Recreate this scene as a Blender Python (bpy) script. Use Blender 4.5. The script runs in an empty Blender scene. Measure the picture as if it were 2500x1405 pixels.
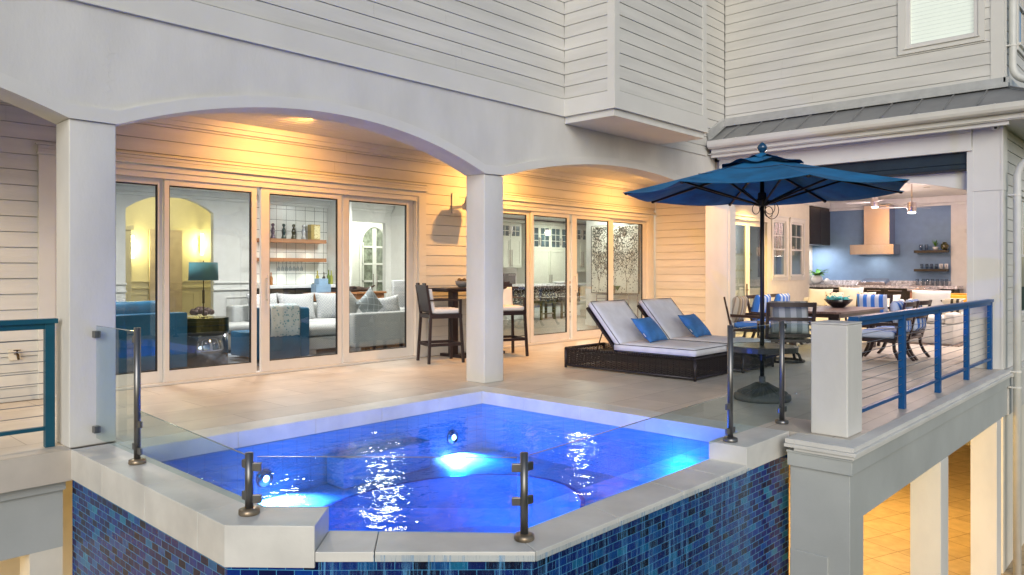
import bpy, bmesh, math, random
from math import sin, cos, pi, radians, sqrt
from mathutils import Vector, Matrix
random.seed(7)
S = bpy.context.scene
COL = S.collection
# ---------------------------------------------------------------- camera, world, exposure
cam_d = bpy.data.cameras.new('camera'); cam = bpy.data.objects.new('camera', cam_d); COL.objects.link(cam)
cam_d.sensor_width = 36; cam_d.lens = 1828.57 / 2500 * 36; cam_d.shift_y = -(702.5 - 661.07) / 2500
cam_d.clip_start = .05; cam_d.clip_end = 900
cam.location = (0, 0, 1.45); cam.rotation_euler = (radians(90), 0, radians(43.015 - 90))
S.camera = cam
W = bpy.data.worlds.new('World'); S.world = W; W.use_nodes = True
wn = W.node_tree.nodes; wl = W.node_tree.links
SUN_EL, SUN_AZ = radians(22), radians(229)
sky = wn.new('ShaderNodeTexSky'); sky.sky_type = 'NISHITA'; sky.sun_disc = False
sky.sun_elevation = SUN_EL; sky.sun_rotation = SUN_AZ
sky.dust_density = 1.2; sky.ozone_density = 1.2; sky.air_density = 1.0
wl.new(sky.outputs[0], wn['Background'].inputs[0]); wn['Background'].inputs[1].default_value = .074
def lamp(name, kind, loc, energy, color, rot=(0, 0, 0), **kw):
    d = bpy.data.lights.new(name, kind); d.energy = energy; d.color = color
    for k, v in kw.items(): setattr(d, k, v)
    o = bpy.data.objects.new(name, d); COL.objects.link(o); o.location = loc; o.rotation_euler = rot
    return o
sd = Vector((sin(SUN_AZ) * cos(SUN_EL), cos(SUN_AZ) * cos(SUN_EL), sin(SUN_EL)))
sun = lamp('sun', 'SUN', (0, 0, 30), 1.0, (1, .98, .95), angle=radians(35))
sun.rotation_euler = sd.to_track_quat('Z', 'Y').to_euler()
WARM = (1, .45, .10); SOFT = (1, .78, .50); POOL = (.10, .13, 1)
S.view_settings.view_transform = 'Standard'; S.view_settings.look = 'None'
S.view_settings.exposure = .66; S.view_settings.gamma = 1
S.cycles.use_denoising = True
S.cycles.max_bounces = 8; S.cycles.transparent_max_bounces = 16; S.cycles.diffuse_bounces = 3
S.cycles.caustics_reflective = False; S.cycles.caustics_refractive = False
S.cycles.sample_clamp_indirect = 6
# ---------------------------------------------------------------- materials
MATS = {}
def nt(name):
    m = bpy.data.materials.new(name); m.use_nodes = True
    return m, m.node_tree, m.node_tree.nodes['Principled BSDF']
def coords(t, scale=(1, 1, 1), kind='Object', rot=(0, 0, 0)):
    tc = t.nodes.new('ShaderNodeTexCoord'); mp = t.nodes.new('ShaderNodeMapping')
    mp.inputs['Scale'].default_value = scale; mp.inputs['Rotation'].default_value = rot
    t.links.new(tc.outputs[kind], mp.inputs[0]); return mp.outputs[0]
def noise(t, vec, scale, detail=4, rough=.55):
    n = t.nodes.new('ShaderNodeTexNoise'); n.inputs['Scale'].default_value = scale
    n.inputs['Detail'].default_value = detail; n.inputs['Roughness'].default_value = rough
    t.links.new(vec, n.inputs['Vector']); return n.outputs['Fac']
def ramp(t, fac, stops, interp='LINEAR'):
    r = t.nodes.new('ShaderNodeValToRGB'); r.color_ramp.interpolation = interp
    e = r.color_ramp.elements
    while len(e) < len(stops): e.new(.5)
    for i, (p, c) in enumerate(stops):
        e[i].position = p; e[i].color = (*c, 1) if len(c) == 3 else c
    t.links.new(fac, r.inputs[0]); return r.outputs[0]
def mix(t, fac, a, b, mode='MIX'):
    m = t.nodes.new('ShaderNodeMix'); m.data_type = 'RGBA'; m.blend_type = mode
    for s, v in ((m.inputs[0], fac), (m.inputs[6], a), (m.inputs[7], b)):
        if hasattr(v, 'links') or isinstance(v, bpy.types.NodeSocket): t.links.new(v, s)
        else: s.default_value = v if isinstance(v, (int, float)) else (*v, 1)
    return m.outputs[2]
def bump(t, bs, h, strength=.3, dist=.01):
    b = t.nodes.new('ShaderNodeBump'); b.inputs['Strength'].default_value = strength
    b.inputs['Distance'].default_value = dist; t.links.new(h, b.inputs['Height'])
    t.links.new(b.outputs[0], bs.inputs['Normal'])
def M(name, c, rough=.5, metal=0, var=.07, scale=6, bmp=.0, bscale=40, coat=0, stretch=(1, 1, 1)):
    if name in MATS: return MATS[name]
    m, t, b = nt(name)
    v = coords(t, stretch)
    n = noise(t, v, scale)
    lo = tuple(max(0, x * (1 - var * 1.6)) for x in c); hi = tuple(min(1, x * (1 + var)) for x in c)
    t.links.new(ramp(t, n, [(.3, lo), (.7, hi)]), b.inputs['Base Color'])
    b.inputs['Roughness'].default_value = rough; b.inputs['Metallic'].default_value = metal
    if coat: b.inputs['Coat Weight'].default_value = coat
    if bmp: bump(t, b, noise(t, v, bscale, 3), bmp, .004)
    MATS[name] = m; return m
def emis(name, c, s):
    m, t, b = nt(name); b.inputs['Base Color'].default_value = (*c, 1)
    n = noise(t, coords(t), 5); 
    t.links.new(ramp(t, n, [(0, tuple(x * .93 for x in c)), (1, c)]), b.inputs['Emission Color'])
    b.inputs['Emission Strength'].default_value = s; MATS[name] = m; return m
def glassmat(name, tint=(.95, .97, .97), ior=1.5, rough=0.0, bmp=0, bscale=3, boost=1.0):
    m = bpy.data.materials.new(name); m.use_nodes = True; t = m.node_tree; t.nodes.clear()
    o = t.nodes.new('ShaderNodeOutputMaterial'); tr = t.nodes.new('ShaderNodeBsdfTransparent')
    gl = t.nodes.new('ShaderNodeBsdfGlossy'); gl.inputs['Roughness'].default_value = rough
    mx = t.nodes.new('ShaderNodeMixShader'); fr = t.nodes.new('ShaderNodeFresnel'); fr.inputs['IOR'].default_value = ior
    v = coords(t); n = noise(t, v, .7, 2)
    t.links.new(ramp(t, n, [(0, tuple(x * .97 for x in tint)), (1, tint)]), tr.inputs[0])
    mu = t.nodes.new('ShaderNodeMath'); mu.operation = 'MULTIPLY'; mu.inputs[1].default_value = boost; mu.use_clamp = True
    ge = t.nodes.new('ShaderNodeNewGeometry'); iv = t.nodes.new('ShaderNodeMath'); iv.operation = 'SUBTRACT'; iv.inputs[0].default_value = 1; iv.use_clamp = True
    m3 = t.nodes.new('ShaderNodeMath'); m3.operation = 'MULTIPLY'; t.links.new(ge.outputs['Backfacing'], iv.inputs[1])
    t.links.new(fr.outputs[0], mu.inputs[0]); t.links.new(mu.outputs[0], m3.inputs[0]); t.links.new(iv.outputs[0], m3.inputs[1]); t.links.new(m3.outputs[0], mx.inputs[0])
    t.links.new(tr.outputs[0], mx.inputs[1]); t.links.new(gl.outputs[0], mx.inputs[2]); t.links.new(mx.outputs[0], o.inputs[0])
    if bmp:
        b = t.nodes.new('ShaderNodeBump'); b.inputs['Strength'].default_value = bmp; b.inputs['Distance'].default_value = .03
        n1 = noise(t, v, bscale, 2.5); t.links.new(n1, b.inputs['Height'])
        t.links.new(b.outputs[0], gl.inputs['Normal']); t.links.new(b.outputs[0], fr.inputs['Normal'])
    MATS[name] = m; return m
paint = M('paint_siding', (.65, .645, .61), .55, var=.07, scale=2.6, bmp=.25, bscale=60, stretch=(.25, .25, 2))
trim = M('paint_trim', (.68, .675, .64), .5, var=.03, scale=1.7, bmp=.06, bscale=35)
stucco = M('paint_stucco', (.66, .655, .625), .65, var=.075, scale=1.6, bmp=.5, bscale=34, stretch=(1, 1, .45))
stone_edge = M('limestone_edge', (.60, .585, .54), .55, var=.08, scale=4, bmp=.15, bscale=60)
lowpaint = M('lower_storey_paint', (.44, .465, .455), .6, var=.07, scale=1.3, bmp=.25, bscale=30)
backing = M('groove_shadow_board', (.36, .36, .35), .8)
cream = M('interior_cream', (.74, .70, .60), .6, var=.03)
white_in = M('interior_white', (.76, .76, .74), .55, var=.03)
hallpaint = M('hall_paint', (.74, .68, .50), .6, var=.03)
bluewall = M('slate_blue_paint', (.19, .31, .50), .6, var=.04)
frame_w = M('door_frame_paint', (.70, .69, .67), .4, var=.02)
blackrub = M('black_gasket', (.02, .02, .022), .5)
railblue = M('blue_lit_teal_coat', (.001, .075, .25), .38, var=.1, bmp=.05, bscale=90)  # teal rail paint with the blue light on the right railing mixed in
steelgrey = M('brushed_post_steel', (.20, .20, .20), .35, .85, var=.15, scale=12, stretch=(1, 1, .2))
steel = M('stainless_steel', (.62, .55, .57), .24, 1.0, var=.05, scale=1.5, stretch=(1, 2, .3))
cable = M('cable_steel', (.30, .32, .36), .35, .8)
zinc = M('grey_standing_seam_metal', (.27, .275, .28), .45, .35, var=.08, scale=3)
wicker = M('dark_wicker', (.014, .009, .011), .45, var=.35, scale=30, bmp=.4, bscale=90)
woodblk = M('espresso_wood', (.022, .011, .013), .4, var=.25, scale=6, stretch=(1, 1, .2), coat=.1)
darkcab = M('dark_cabinet_wood', (.030, .022, .014), .35, var=.2, scale=4, stretch=(1, 1, 6))
shelfwood = M('orange_brown_wood', (.36, .15, .06), .45, var=.2, scale=4, stretch=(.3, 3, 6))
cush = M('white_cushion_fabric', (.72, .73, .77), .85, var=.06, scale=5, bmp=.9, bscale=8)
navy = M('navy_piping', (.012, .014, .03), .7)
bluepil = M('blue_velvet', (.05, .20, .50), .8, var=.22, scale=5, bmp=.3, bscale=9)
canopy = M('teal_canopy_fabric', (.001, .13, .31), .8, var=.22, scale=4, bmp=.5, bscale=7)
teal = M('teal_leather', (.006, .11, .24), .42, var=.18, scale=3, bmp=.2, bscale=20)
tealshade = M('teal_lampshade', (.03, .16, .19), .8, var=.06)
creamfab = M('cream_outdoor_fabric', (.74, .74, .72), .9, var=.05, scale=3, bmp=.3, bscale=8)
bronze = M('bronze_metal', (.08, .05, .02), .3, .8)
darkmet = M('dark_umbrella_metal', (.02, .018, .018), .4, .5)
concrete = M('grey_resin_base', (.10, .10, .095), .6, var=.15, bmp=.4, bscale=25)
white_cer = M('white_ceramic', (.75, .76, .78), .25, var=.03)
leafm = M('green_leaf', (.07, .22, .03), .5, var=.4, scale=14)
yellow = M('yellow_cooler_paint', (.80, .38, .02), .45, var=.04)
glass = glassmat('window_glass', (.88, .94, .97), 1.5, boost=3.0)
glass2 = glassmat('balustrade_glass', (.86, .92, .92), 1.5, boost=.85)
tumbler = glassmat('tumbler_glass', (.8, .84, .88), 1.5, boost=2.5)
def stripes(name, cols, period, axis=0, rough=.85):
    m, t, b = nt(name); v = coords(t)
    sp = t.nodes.new('ShaderNodeSeparateXYZ'); t.links.new(v, sp.inputs[0])
    a = t.nodes.new('ShaderNodeMath'); a.operation = 'MULTIPLY'; a.inputs[1].default_value = 1 / period
    t.links.new(sp.outputs[axis], a.inputs[0])
    f = t.nodes.new('ShaderNodeMath'); f.operation = 'FRACT'; t.links.new(a.outputs[0], f.inputs[0])
    k = len(cols); c = ramp(t, f.outputs[0], [(i / k, cols[i]) for i in range(k)], 'CONSTANT')
    c = mix(t, .25, c, ramp(t, noise(t, v, 7), [(.2, (.5, .5, .5)), (.8, (1, 1, 1))]), 'MULTIPLY')
    t.links.new(c, b.inputs['Base Color']); b.inputs['Roughness'].default_value = rough
    bump(t, b, noise(t, v, 9, 3), .3, .01); MATS[name] = m; return m
strp = stripes('blue_striped_fabric', [(.09, .25, .62), (.48, .54, .66)], .15)
strg = stripes('grey_striped_fabric', [(.20, .23, .25), (.40, .43, .45)], .17, 1)
towel = stripes('brown_striped_towel', [(.72, .66, .52), (.05, .04, .03), (.72, .62, .42), (.06, .05, .03), (.72, .66, .52), (.72, .66, .52)], .30, 1)
def weavefab(name, c1, c2, scale=90):
    m, t, b = nt(name); v = coords(t)
    ch = t.nodes.new('ShaderNodeTexChecker'); ch.inputs['Scale'].default_value = scale
    ch.inputs[1].default_value = (*c1, 1); ch.inputs[2].default_value = (*c2, 1); t.links.new(v, ch.inputs[0])
    c = mix(t, .35, ch.outputs[0], ramp(t, noise(t, v, 5), [(.2, (.6, .6, .6)), (.8, (1, 1, 1))]), 'MULTIPLY')
    t.links.new(c, b.inputs['Base Color']); b.inputs['Roughness'].default_value = .9
    bump(t, b, ch.outputs[1], .3, .004); MATS[name] = m; return m
sofafab = weavefab('woven_sofa_fabric', (.60, .60, .58), (.42, .43, .43), 60)
def tiles(name, c1, c2, mortar, bw, bh, ms, rough=.4, off=.5, kind='Object', var=.25, rot=(0, 0, 0), bmp=.3, coat=0, squash=1, nscale=3):
    m, t, b = nt(name); v = coords(t, kind=kind, rot=rot)
    br = t.nodes.new('ShaderNodeTexBrick'); br.offset = off
    for k, val in (('Color1', c1), ('Color2', c2), ('Mortar', mortar)): br.inputs[k].default_value = (*val, 1)
    br.inputs['Scale'].default_value = 1; br.inputs['Mortar Size'].default_value = ms
    br.inputs['Brick Width'].default_value = bw; br.inputs['Row Height'].default_value = bh; br.inputs['Bias'].default_value = 0
    t.links.new(v, br.inputs['Vector'])
    c = mix(t, var, br.outputs['Color'], ramp(t, noise(t, v, nscale, 5), [(.3, (.55, .55, .55)), (.7, (1, 1, 1))]), 'MULTIPLY')
    t.links.new(c, b.inputs['Base Color']); b.inputs['Roughness'].default_value = rough
    if coat: b.inputs['Coat Weight'].default_value = coat
    bp = t.nodes.new('ShaderNodeMath'); bp.operation = 'SUBTRACT'; bp.inputs[0].default_value = 1
    t.links.new(br.outputs['Fac'], bp.inputs[1]); bump(t, b, bp.outputs[0], bmp, .003)
    MATS[name] = m; return m
deckm = tiles('limestone_paving', (.66, .60, .52), (.58, .53, .465), (.36, .31, .26), 1.2, .6, .0045, .42, var=.45, nscale=2.6)
lowerm = tiles('travertine_paving', (.60, .44, .25), (.50, .36, .20), (.18, .12, .06), .6, .6, .006, .5, off=0, var=.6, rot=(0, 0, .35), nscale=5)
woodfl = tiles('grey_brown_floorboards', (.26, .21, .17), (.20, .165, .135), (.08, .06, .05), 1.6, .14, .003, .35, var=.4)
bartile = tiles('pale_bar_tile', (.70, .71, .68), (.66, .67, .65), (.20, .20, .19), .23, .23, .006, .25, off=0, kind='UV', var=.1)
granite = M('speckled_granite', (.66, .64, .67), .25, var=.4, scale=22)
coping = tiles('coping_stone', (.58, .56, .51), (.54, .52, .48), (.16, .15, .14), .78, 4, .004, .45, off=0, var=.35)
def mosaic():
    m, t, b = nt('blue_glass_mosaic'); v = coords(t, kind='UV')
    br = t.nodes.new('ShaderNodeTexBrick'); br.offset = .5
    br.inputs['Color1'].default_value = (0, 0, 0, 1); br.inputs['Color2'].default_value = (1, 1, 1, 1); br.inputs['Mortar'].default_value = (0, 0, 0, 1)
    for k, val in (('Scale', 1), ('Mortar Size', .0022), ('Brick Width', .104), ('Row Height', .052), ('Mortar Smooth', .1)): br.inputs[k].default_value = val
    t.links.new(v, br.inputs['Vector'])
    c = ramp(t, br.outputs['Color'], [(0, (.001, .004, .03)), (.18, (.001, .009, .09)), (.5, (.001, .018, .19)), (.72, (.002, .042, .29)), (.88, (.004, .11, .36)), (1, (.010, .22, .40))])
    c = mix(t, .6, c, ramp(t, noise(t, v, 26, 3), [(.3, (.35, .35, .4)), (.75, (1, 1, 1))]), 'MULTIPLY')
    c = mix(t, br.outputs['Fac'], c, (.07, .30, .54))
    t.links.new(c, b.inputs['Base Color']); b.inputs['Roughness'].default_value = .22; b.inputs['Specular IOR Level'].default_value = .32
    s = t.nodes.new('ShaderNodeMath'); s.operation = 'SUBTRACT'; s.inputs[0].default_value = 1; t.links.new(br.outputs['Fac'], s.inputs[1])
    bump(t, b, s.outputs[0], .5, .002); MATS['mosaic'] = m; return m
mosaicm = mosaic()
def streakwater():
    m = bpy.data.materials.new('falling_water_film'); m.use_nodes = True; t = m.node_tree; t.nodes.clear()
    o = t.nodes.new('ShaderNodeOutputMaterial'); tr = t.nodes.new('ShaderNodeBsdfTransparent'); tr.inputs[0].default_value = (.93, .97, 1, 1)
    gl = t.nodes.new('ShaderNodeBsdfGlossy'); gl.inputs['Roughness'].default_value = .08
    df = t.nodes.new('ShaderNodeBsdfDiffuse'); df.inputs[0].default_value = (.14, .42, .78, 1)
    v = coords(t, (42, 1.1, 1), 'UV'); n = noise(t, v, 1, 4, .7)
    f = ramp(t, n, [(.52, (0, 0, 0)), (.72, (.75, .75, .75))])
    v2 = coords(t, (150, 6, 1), 'UV'); n2 = noise(t, v2, 1, 3, .7); f2 = ramp(t, n2, [(.58, (0, 0, 0)), (.76, (.6, .6, .6))])
    ff = mix(t, 1, f, f2, 'ADD')
    b = t.nodes.new('ShaderNodeBump'); b.inputs['Strength'].default_value = .5; b.inputs['Distance'].default_value = .01
    t.links.new(n, b.inputs['Height']); t.links.new(b.outputs[0], gl.inputs['Normal'])
    m1 = t.nodes.new('ShaderNodeMixShader'); m2 = t.nodes.new('ShaderNodeMixShader'); m1.inputs[0].default_value = .10
    t.links.new(tr.outputs[0], m1.inputs[1]); t.links.new(gl.outputs[0], m1.inputs[2])
    t.links.new(ff, m2.inputs[0]); t.links.new(m1.outputs[0], m2.inputs[1]); t.links.new(df.outputs[0], m2.inputs[2])
    t.links.new(m2.outputs[0], o.inputs[0]); return m
fallm = streakwater()
def spots(name, bg, fg, scale, thr, thr2, extra=None):
    m, t, b = nt(name); v = coords(t)
    vo = t.nodes.new('ShaderNodeTexVoronoi'); vo.inputs['Scale'].default_value = scale; t.links.new(v, vo.inputs['Vector'])
    c = ramp(t, vo.outputs['Distance'], [(thr, fg), (thr2, bg)])
    if extra:
        c2 = ramp(t, noise(t, v, extra, 3), [(.38, (1, 1, 1)), (.45, (0, 0, 0))]); c = mix(t, c2, c, bg)
    t.links.new(c, b.inputs['Base Color']); b.inputs['Roughness'].default_value = .7; MATS[name] = m; return m
leopard = spots('pale_blue_spotted_throw', (.62, .70, .74), (.16, .36, .46), 22, .22, .34)
pebble = spots('pebbled_island_face', (.06, .045, .035), (.62, .58, .52), 17, .25, .45)
artm = spots('speckled_white_canvas', (.80, .80, .74), (.03, .06, .08), 15, .20, .27, 2.2)
# ---------------------------------------------------------------- mesh building
class MB:
    def __init__(s): s.v = []; s.f = []; s.uv = None
    def add(s, vs, fs, mat=None):
        o = len(s.v); s.v += [tuple(mat @ Vector(p)) if mat else tuple(p) for p in vs]
        s.f += [tuple(i + o for i in f) for f in fs]; return s
    def box(s, x0, x1, y0, y1, z0, z1, mat=None):
        x0, x1 = sorted((x0, x1)); y0, y1 = sorted((y0, y1)); z0, z1 = sorted((z0, z1))
        return s.add([(x0, y0, z0), (x1, y0, z0), (x1, y1, z0), (x0, y1, z0), (x0, y0, z1), (x1, y0, z1), (x1, y1, z1), (x0, y1, z1)],
                     [(0, 3, 2, 1), (4, 5, 6, 7), (0, 1, 5, 4), (1, 2, 6, 5), (2, 3, 7, 6), (3, 0, 4, 7)], mat)
    def prism(s, pts, z0, z1):   # polygon in xy (ccw) extruded in z
        n = len(pts); a = sum(pts[i][0] * pts[(i + 1) % n][1] - pts[(i + 1) % n][0] * pts[i][1] for i in range(n))
        if a < 0: pts = pts[::-1]
        return s.add([(x, y, z0) for x, y in pts] + [(x, y, z1) for x, y in pts],
                     [tuple(range(n))[::-1], tuple(range(n, 2 * n))] + [(i, (i + 1) % n, (i + 1) % n + n, i + n) for i in range(n)])
    def bar(s, p, q, w, h=None, up=(0, 0, 1)):
        h = h or w; p = Vector(p); q = Vector(q); d = (q - p).normalized(); u = Vector(up)
        if abs(d.dot(u)) > .98: u = Vector((1, 0, 0))
        a = d.cross(u).normalized(); b = a.cross(d)
        vs = [c + a * w / 2 * i + b * h / 2 * j for c in (p, q) for i, j in ((-1, -1), (1, -1), (1, 1), (-1, 1))]
        return s.add(vs, [(0, 1, 2, 3), (7, 6, 5, 4), (0, 4, 5, 1), (1, 5, 6, 2), (2, 6, 7, 3), (3, 7, 4, 0)])
    def tube(s, pts, r, n=8, cap=True):
        pts = [Vector(p) for p in pts]; rs = r if isinstance(r, (list, tuple)) else [r] * len(pts); vs = []; pa = None
        for i, p in enumerate(pts):
            d = (pts[min(i + 1, len(pts) - 1)] - pts[max(i - 1, 0)]).normalized()
            if pa is None: pa = d.orthogonal().normalized()
            a = (pa - d * pa.dot(d)).normalized(); pa = a; b = d.cross(a)
            vs += [p + (a * cos(2 * pi * k / n) + b * sin(2 * pi * k / n)) * rs[i] for k in range(n)]
        fs = [(i * n + k, i * n + (k + 1) % n, (i + 1) * n + (k + 1) % n, (i + 1) * n + k) for i in range(len(pts) - 1) for k in range(n)]
        if cap: fs += [tuple(range(n))[::-1], tuple(range((len(pts) - 1) * n, len(pts) * n))]
        return s.add(vs, fs)
    def lathe(s, prof, c=(0, 0, 0), n=24, mat=None):
        vs = []
        for r, z in prof: vs += [(c[0] + r * cos(2 * pi * k / n), c[1] + r * sin(2 * pi * k / n), c[2] + z) for k in range(n)]
        m = len(prof); fs = [(i * n + k, i * n + (k + 1) % n, (i + 1) * n + (k + 1) % n, (i + 1) * n + k) for i in range(m - 1) for k in range(n)]
        if prof[0][0] > 1e-4: fs.append(tuple(range(n))[::-1])
        if prof[-1][0] > 1e-4: fs.append(tuple(range((m - 1) * n, m * n)))
        return s.add(vs, fs, mat)
    def ell(s, c, r, n=10, m=6, mat=None):
        vs = []; fs = []
        for i in range(m + 1):
            th = pi * i / m
            for k in range(n): vs.append((c[0] + r[0] * sin(th) * cos(2 * pi * k / n), c[1] + r[1] * sin(th) * sin(2 * pi * k / n), c[2] + r[2] * cos(th)))
        for i in range(m):
            for k in range(n): fs.append((i * n + k, (i + 1) * n + k, (i + 1) * n + (k + 1) % n, i * n + (k + 1) % n))
        return s.add(vs, fs, mat)
    def pillow(s, w, h, t, mat=None, n=14, puff=.42, pinch=.07, wave=0.0):
        vs = []; fs = []
        for sd_ in (1, -1):
            for i in range(n + 1):
                for j in range(n + 1):
                    u = 2 * i / n - 1; v = 2 * j / n - 1
                    z = t / 2 * (max(0, (1 - u * u) * (1 - v * v))) ** puff
                    z += wave * sin(7 * u + 3 * v) * (1 - u * u) * (1 - v * v)
                    vs.append((u * w / 2 * (1 - pinch * (1 - v * v)), v * h / 2 * (1 - pinch * (1 - u * u)), sd_ * z))
        k = (n + 1) ** 2
        for i in range(n):
            for j in range(n):
                a = i * (n + 1) + j; q = (a, a + n + 1, a + n + 2, a + 1); fs.append(q); fs.append(tuple(x + k for x in q)[::-1])
        return s.add(vs, fs, mat)
    def wall(s, path, z0, z1, flip=False):   # upright sheet along a path, with UVs in metres
        if s.uv is None: s.uv = []
        d = 0
        for (x0, y0), (x1, y1) in zip(path, path[1:]):
            l = sqrt((x1 - x0) ** 2 + (y1 - y0) ** 2)
            s.add([(x0, y0, z0), (x1, y1, z0), (x1, y1, z1), (x0, y0, z1)], [(0, 1, 2, 3)])
            s.uv += [(d, z0), (d + l, z0), (d + l, z1), (d, z1)]; d += l
        return s
    def build(s, name, mat, parent=None, smooth=False, bevel=0, seg=2, local=False, auto=False):
        me = bpy.data.meshes.new(name); me.from_pydata(s.v, [], s.f); me.update()
        if s.uv:
            ul = me.uv_layers.new(name='UVMap')
            for i, l in enumerate(me.loops): ul.data[i].uv = s.uv[l.vertex_index]
        b = bmesh.new(); b.from_mesh(me); bmesh.ops.remove_doubles(b, verts=b.verts, dist=1e-5) if not s.uv else None
        bmesh.ops.recalc_face_normals(b, faces=b.faces); b.to_mesh(me); b.free()
        if mat: me.materials.append(mat)
        if smooth:
            for p in me.polygons: p.use_smooth = True
        o = bpy.data.objects.new(name, me); COL.objects.link(o)
        if bevel:
            md = o.modifiers.new('bevel', 'BEVEL'); md.width = bevel; md.segments = seg; md.limit_method = 'ANGLE'; md.angle_limit = radians(40)
            if seg > 2:
                for p in me.polygons: p.use_smooth = True
        if parent:
            o.parent = parent
            if not local:
                q = parent; off = Vector(q.location)
                while q.parent: q = q.parent; off += Vector(q.location)
                o.location = -off
        return o
def tag(o, label=None, cat=None, group=None, kind=None):
    if label: o['label'] = label
    if cat: o['category'] = cat
    if group: o['group'] = group
    if kind: o['kind'] = kind
    return o
def thing(name, loc, label, cat, group=None, rz=0):
    o = bpy.data.objects.new(name, None); COL.objects.link(o); o.location = loc; o.rotation_euler = (0, 0, rz)
    o.empty_display_size = .1
    return tag(o, label, cat, group)
def copy_tree(o, parent=None):
    c = o.copy(); COL.objects.link(c)
    if parent: c.parent = parent
    for ch in o.children: copy_tree(ch, c)
    return c
def place(o, x, y, z=0, rz=0, label=None):
    o.location = (x, y, z); o.rotation_euler = (0, 0, rz)
    if label: o['label'] = label
    return o
def TR(loc, rx=0, ry=0, rz=0):
    return Matrix.Translation(loc) @ Matrix.Rotation(rz, 4, 'Z') @ Matrix.Rotation(ry, 4, 'Y') @ Matrix.Rotation(rx, 4, 'X')
# ================================================================ GROUND, PATIO, DECK
g = MB(); g.box(-250, 250, -250, 250, -3.3, -3.03)
grass = M('garden_lawn', (.045, .075, .025), .9, var=.4, scale=1.2, bmp=.6, bscale=30)
tag(g.build('ground', grass), kind='structure')
g = MB(); g.box(-6, 22, 1.2, 9.7, -3.03, -3.0); tag(g.build('lower_patio', lowerm), kind='structure')
g = MB(); g.box(-6, 15.42, 6.75, 9.62, -.25, 0); g.box(6.652, 21.7, 2.25, 6.748, -.25, 0); g.box(15.43, 21.7, 6.75, 8.4, -.25, 0)
tag(g.build('deck', deckm), kind='structure')
g = MB(); g.box(-1, 15.3, 9.63, 14.6, -.2, -.004); g.box(4, 24, 14.6, 17.6, -.2, -.004); g.box(15.3, 24, 8.6, 14.6, -.2, -.004)
tag(g.build('floor', woodfl), kind='structure')
# ================================================================ HOUSE
H = thing('house', (7, 9.7, 0), 'pale grey two storey house with arched arcade, lap siding and lit glass doors', 'house')
P0, PIT = 2.052, .1735
def siding(name, mat, axis, pos, a0, a1, z0, z1, holes=(), sgn=-1, parent=None, joints=True, base=P0):
    """boards on the plane axis=pos, facing sgn; a = the horizontal coordinate along the wall"""
    mb = MB(); bk = MB()
    def bx(m, a, b, d0, d1, u, v, d0t=None):
        d0t = d0 if d0t is None else d0t
        if axis == 'Y': vs = [(a, d0, u), (b, d0, u), (b, d1, u), (a, d1, u), (a, d0t, v), (b, d0t, v), (b, d1, v), (a, d1, v)]
        else: vs = [(d0, a, u), (d0, b, u), (d1, b, u), (d1, a, u), (d0t, a, v), (d0t, b, v), (d1, b, v), (d1, a, v)]
        m.add(vs, [(0, 1, 2, 3), (7, 6, 5, 4), (0, 4, 5, 1), (1, 5, 6, 2), (2, 6, 7, 3), (3, 7, 4, 0)])
    k = math.floor((z0 - base) / PIT)
    while base + k * PIT < z1:
        u = max(z0, base + k * PIT + .0065); v = min(z1, base + (k + 1) * PIT); k += 1
        if v - u < .01: continue
        iv = [(a0, a1)]
        for (h0, h1, hz0, hz1) in holes:
            if hz0 < v - .004 and hz1 > u + .004:
                if hz0 > u + .012: bx(mb, h0, h1, pos + sgn * .008, pos - sgn * .02, u, hz0 - .001, pos + sgn * .004)
                if hz1 < v - .012: bx(mb, h0, h1, pos + sgn * .005, pos - sgn * .02, hz1 + .001, v, pos + sgn * .002)
                iv = [s for (p, q) in iv for s in ((p, min(q, h0)), (max(p, h1), q)) if s[1] - s[0] > .005]
        for p, q in iv:
            cuts = [p]
            if joints:
                x = p + random.uniform(1.5, 4.5)
                while x < q - .6: cuts.append(x); x += random.uniform(2.8, 4.8)
            cuts.append(q)
            for c0, c1 in zip(cuts, cuts[1:]): bx(mb, c0, c1 - (.0015 if c1 < q else 0), pos + sgn * .009, pos - sgn * .02, u, v, pos)
    iv = [(a0, a1)]
    zs = sorted({z0, z1} | {z for h in holes for z in h[2:] if z0 < z < z1})
    for u, v in zip(zs, zs[1:]):
        iv = [(a0, a1)]
        for (h0, h1, hz0, hz1) in holes:
            if hz0 < (u + v) / 2 < hz1: iv = [s for (p, q) in iv for s in ((p, min(q, h0)), (max(p, h1), q)) if s[1] - s[0] > .005]
        for p, q in iv: bx(bk, p, q, pos - sgn * .021, pos - sgn * .14, u, v)
    o = mb.build(name, mat, parent or H); bk.build('sheathing', backing, o)
    return o
# ground-floor wall behind the arcade
D1 = (2.535, 8.262, -.1, 2.893); D2 = (9.70, 15.41, -.1, 2.893)
siding('siding_wall', paint, 'Y', 9.7, -6, 15.41, 0.0, 3.45, (D1, D2))
siding('siding_wall', paint, 'X', 15.42, 7.9, 9.69, 0, 3.45)
# upper walls
siding('upper_siding_wall', paint, 'Y', 6.8, -6, 8.385, 3.909, 7.2, base=3.909 - PIT * 2)
siding('upper_siding_wall', paint, 'Y', 6.8, 10.89, 13.235, 3.66, 7.2, base=3.909 - PIT * 2)
siding('upper_siding_wall', paint, 'X', 13.25, 2.44, 6.785, 4.345, 7.2, ((2.512, 3.735, 4.955, 6.6),), base=4.402 - PIT)
siding('upper_siding_wall', paint, 'Y', 2.27, 13.33, 22, 4.345, 7.2, ((14.2, 15.2, 4.95, 6.6),), base=4.402 - PIT)
mb = MB(); mb.box(13.235, 13.3, 2.262, 2.44, 4.33, 7.2); mb.box(13.3, 13.42, 2.258, 2.3, 4.33, 7.2); mb.build('corner_board', trim, H)
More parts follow.
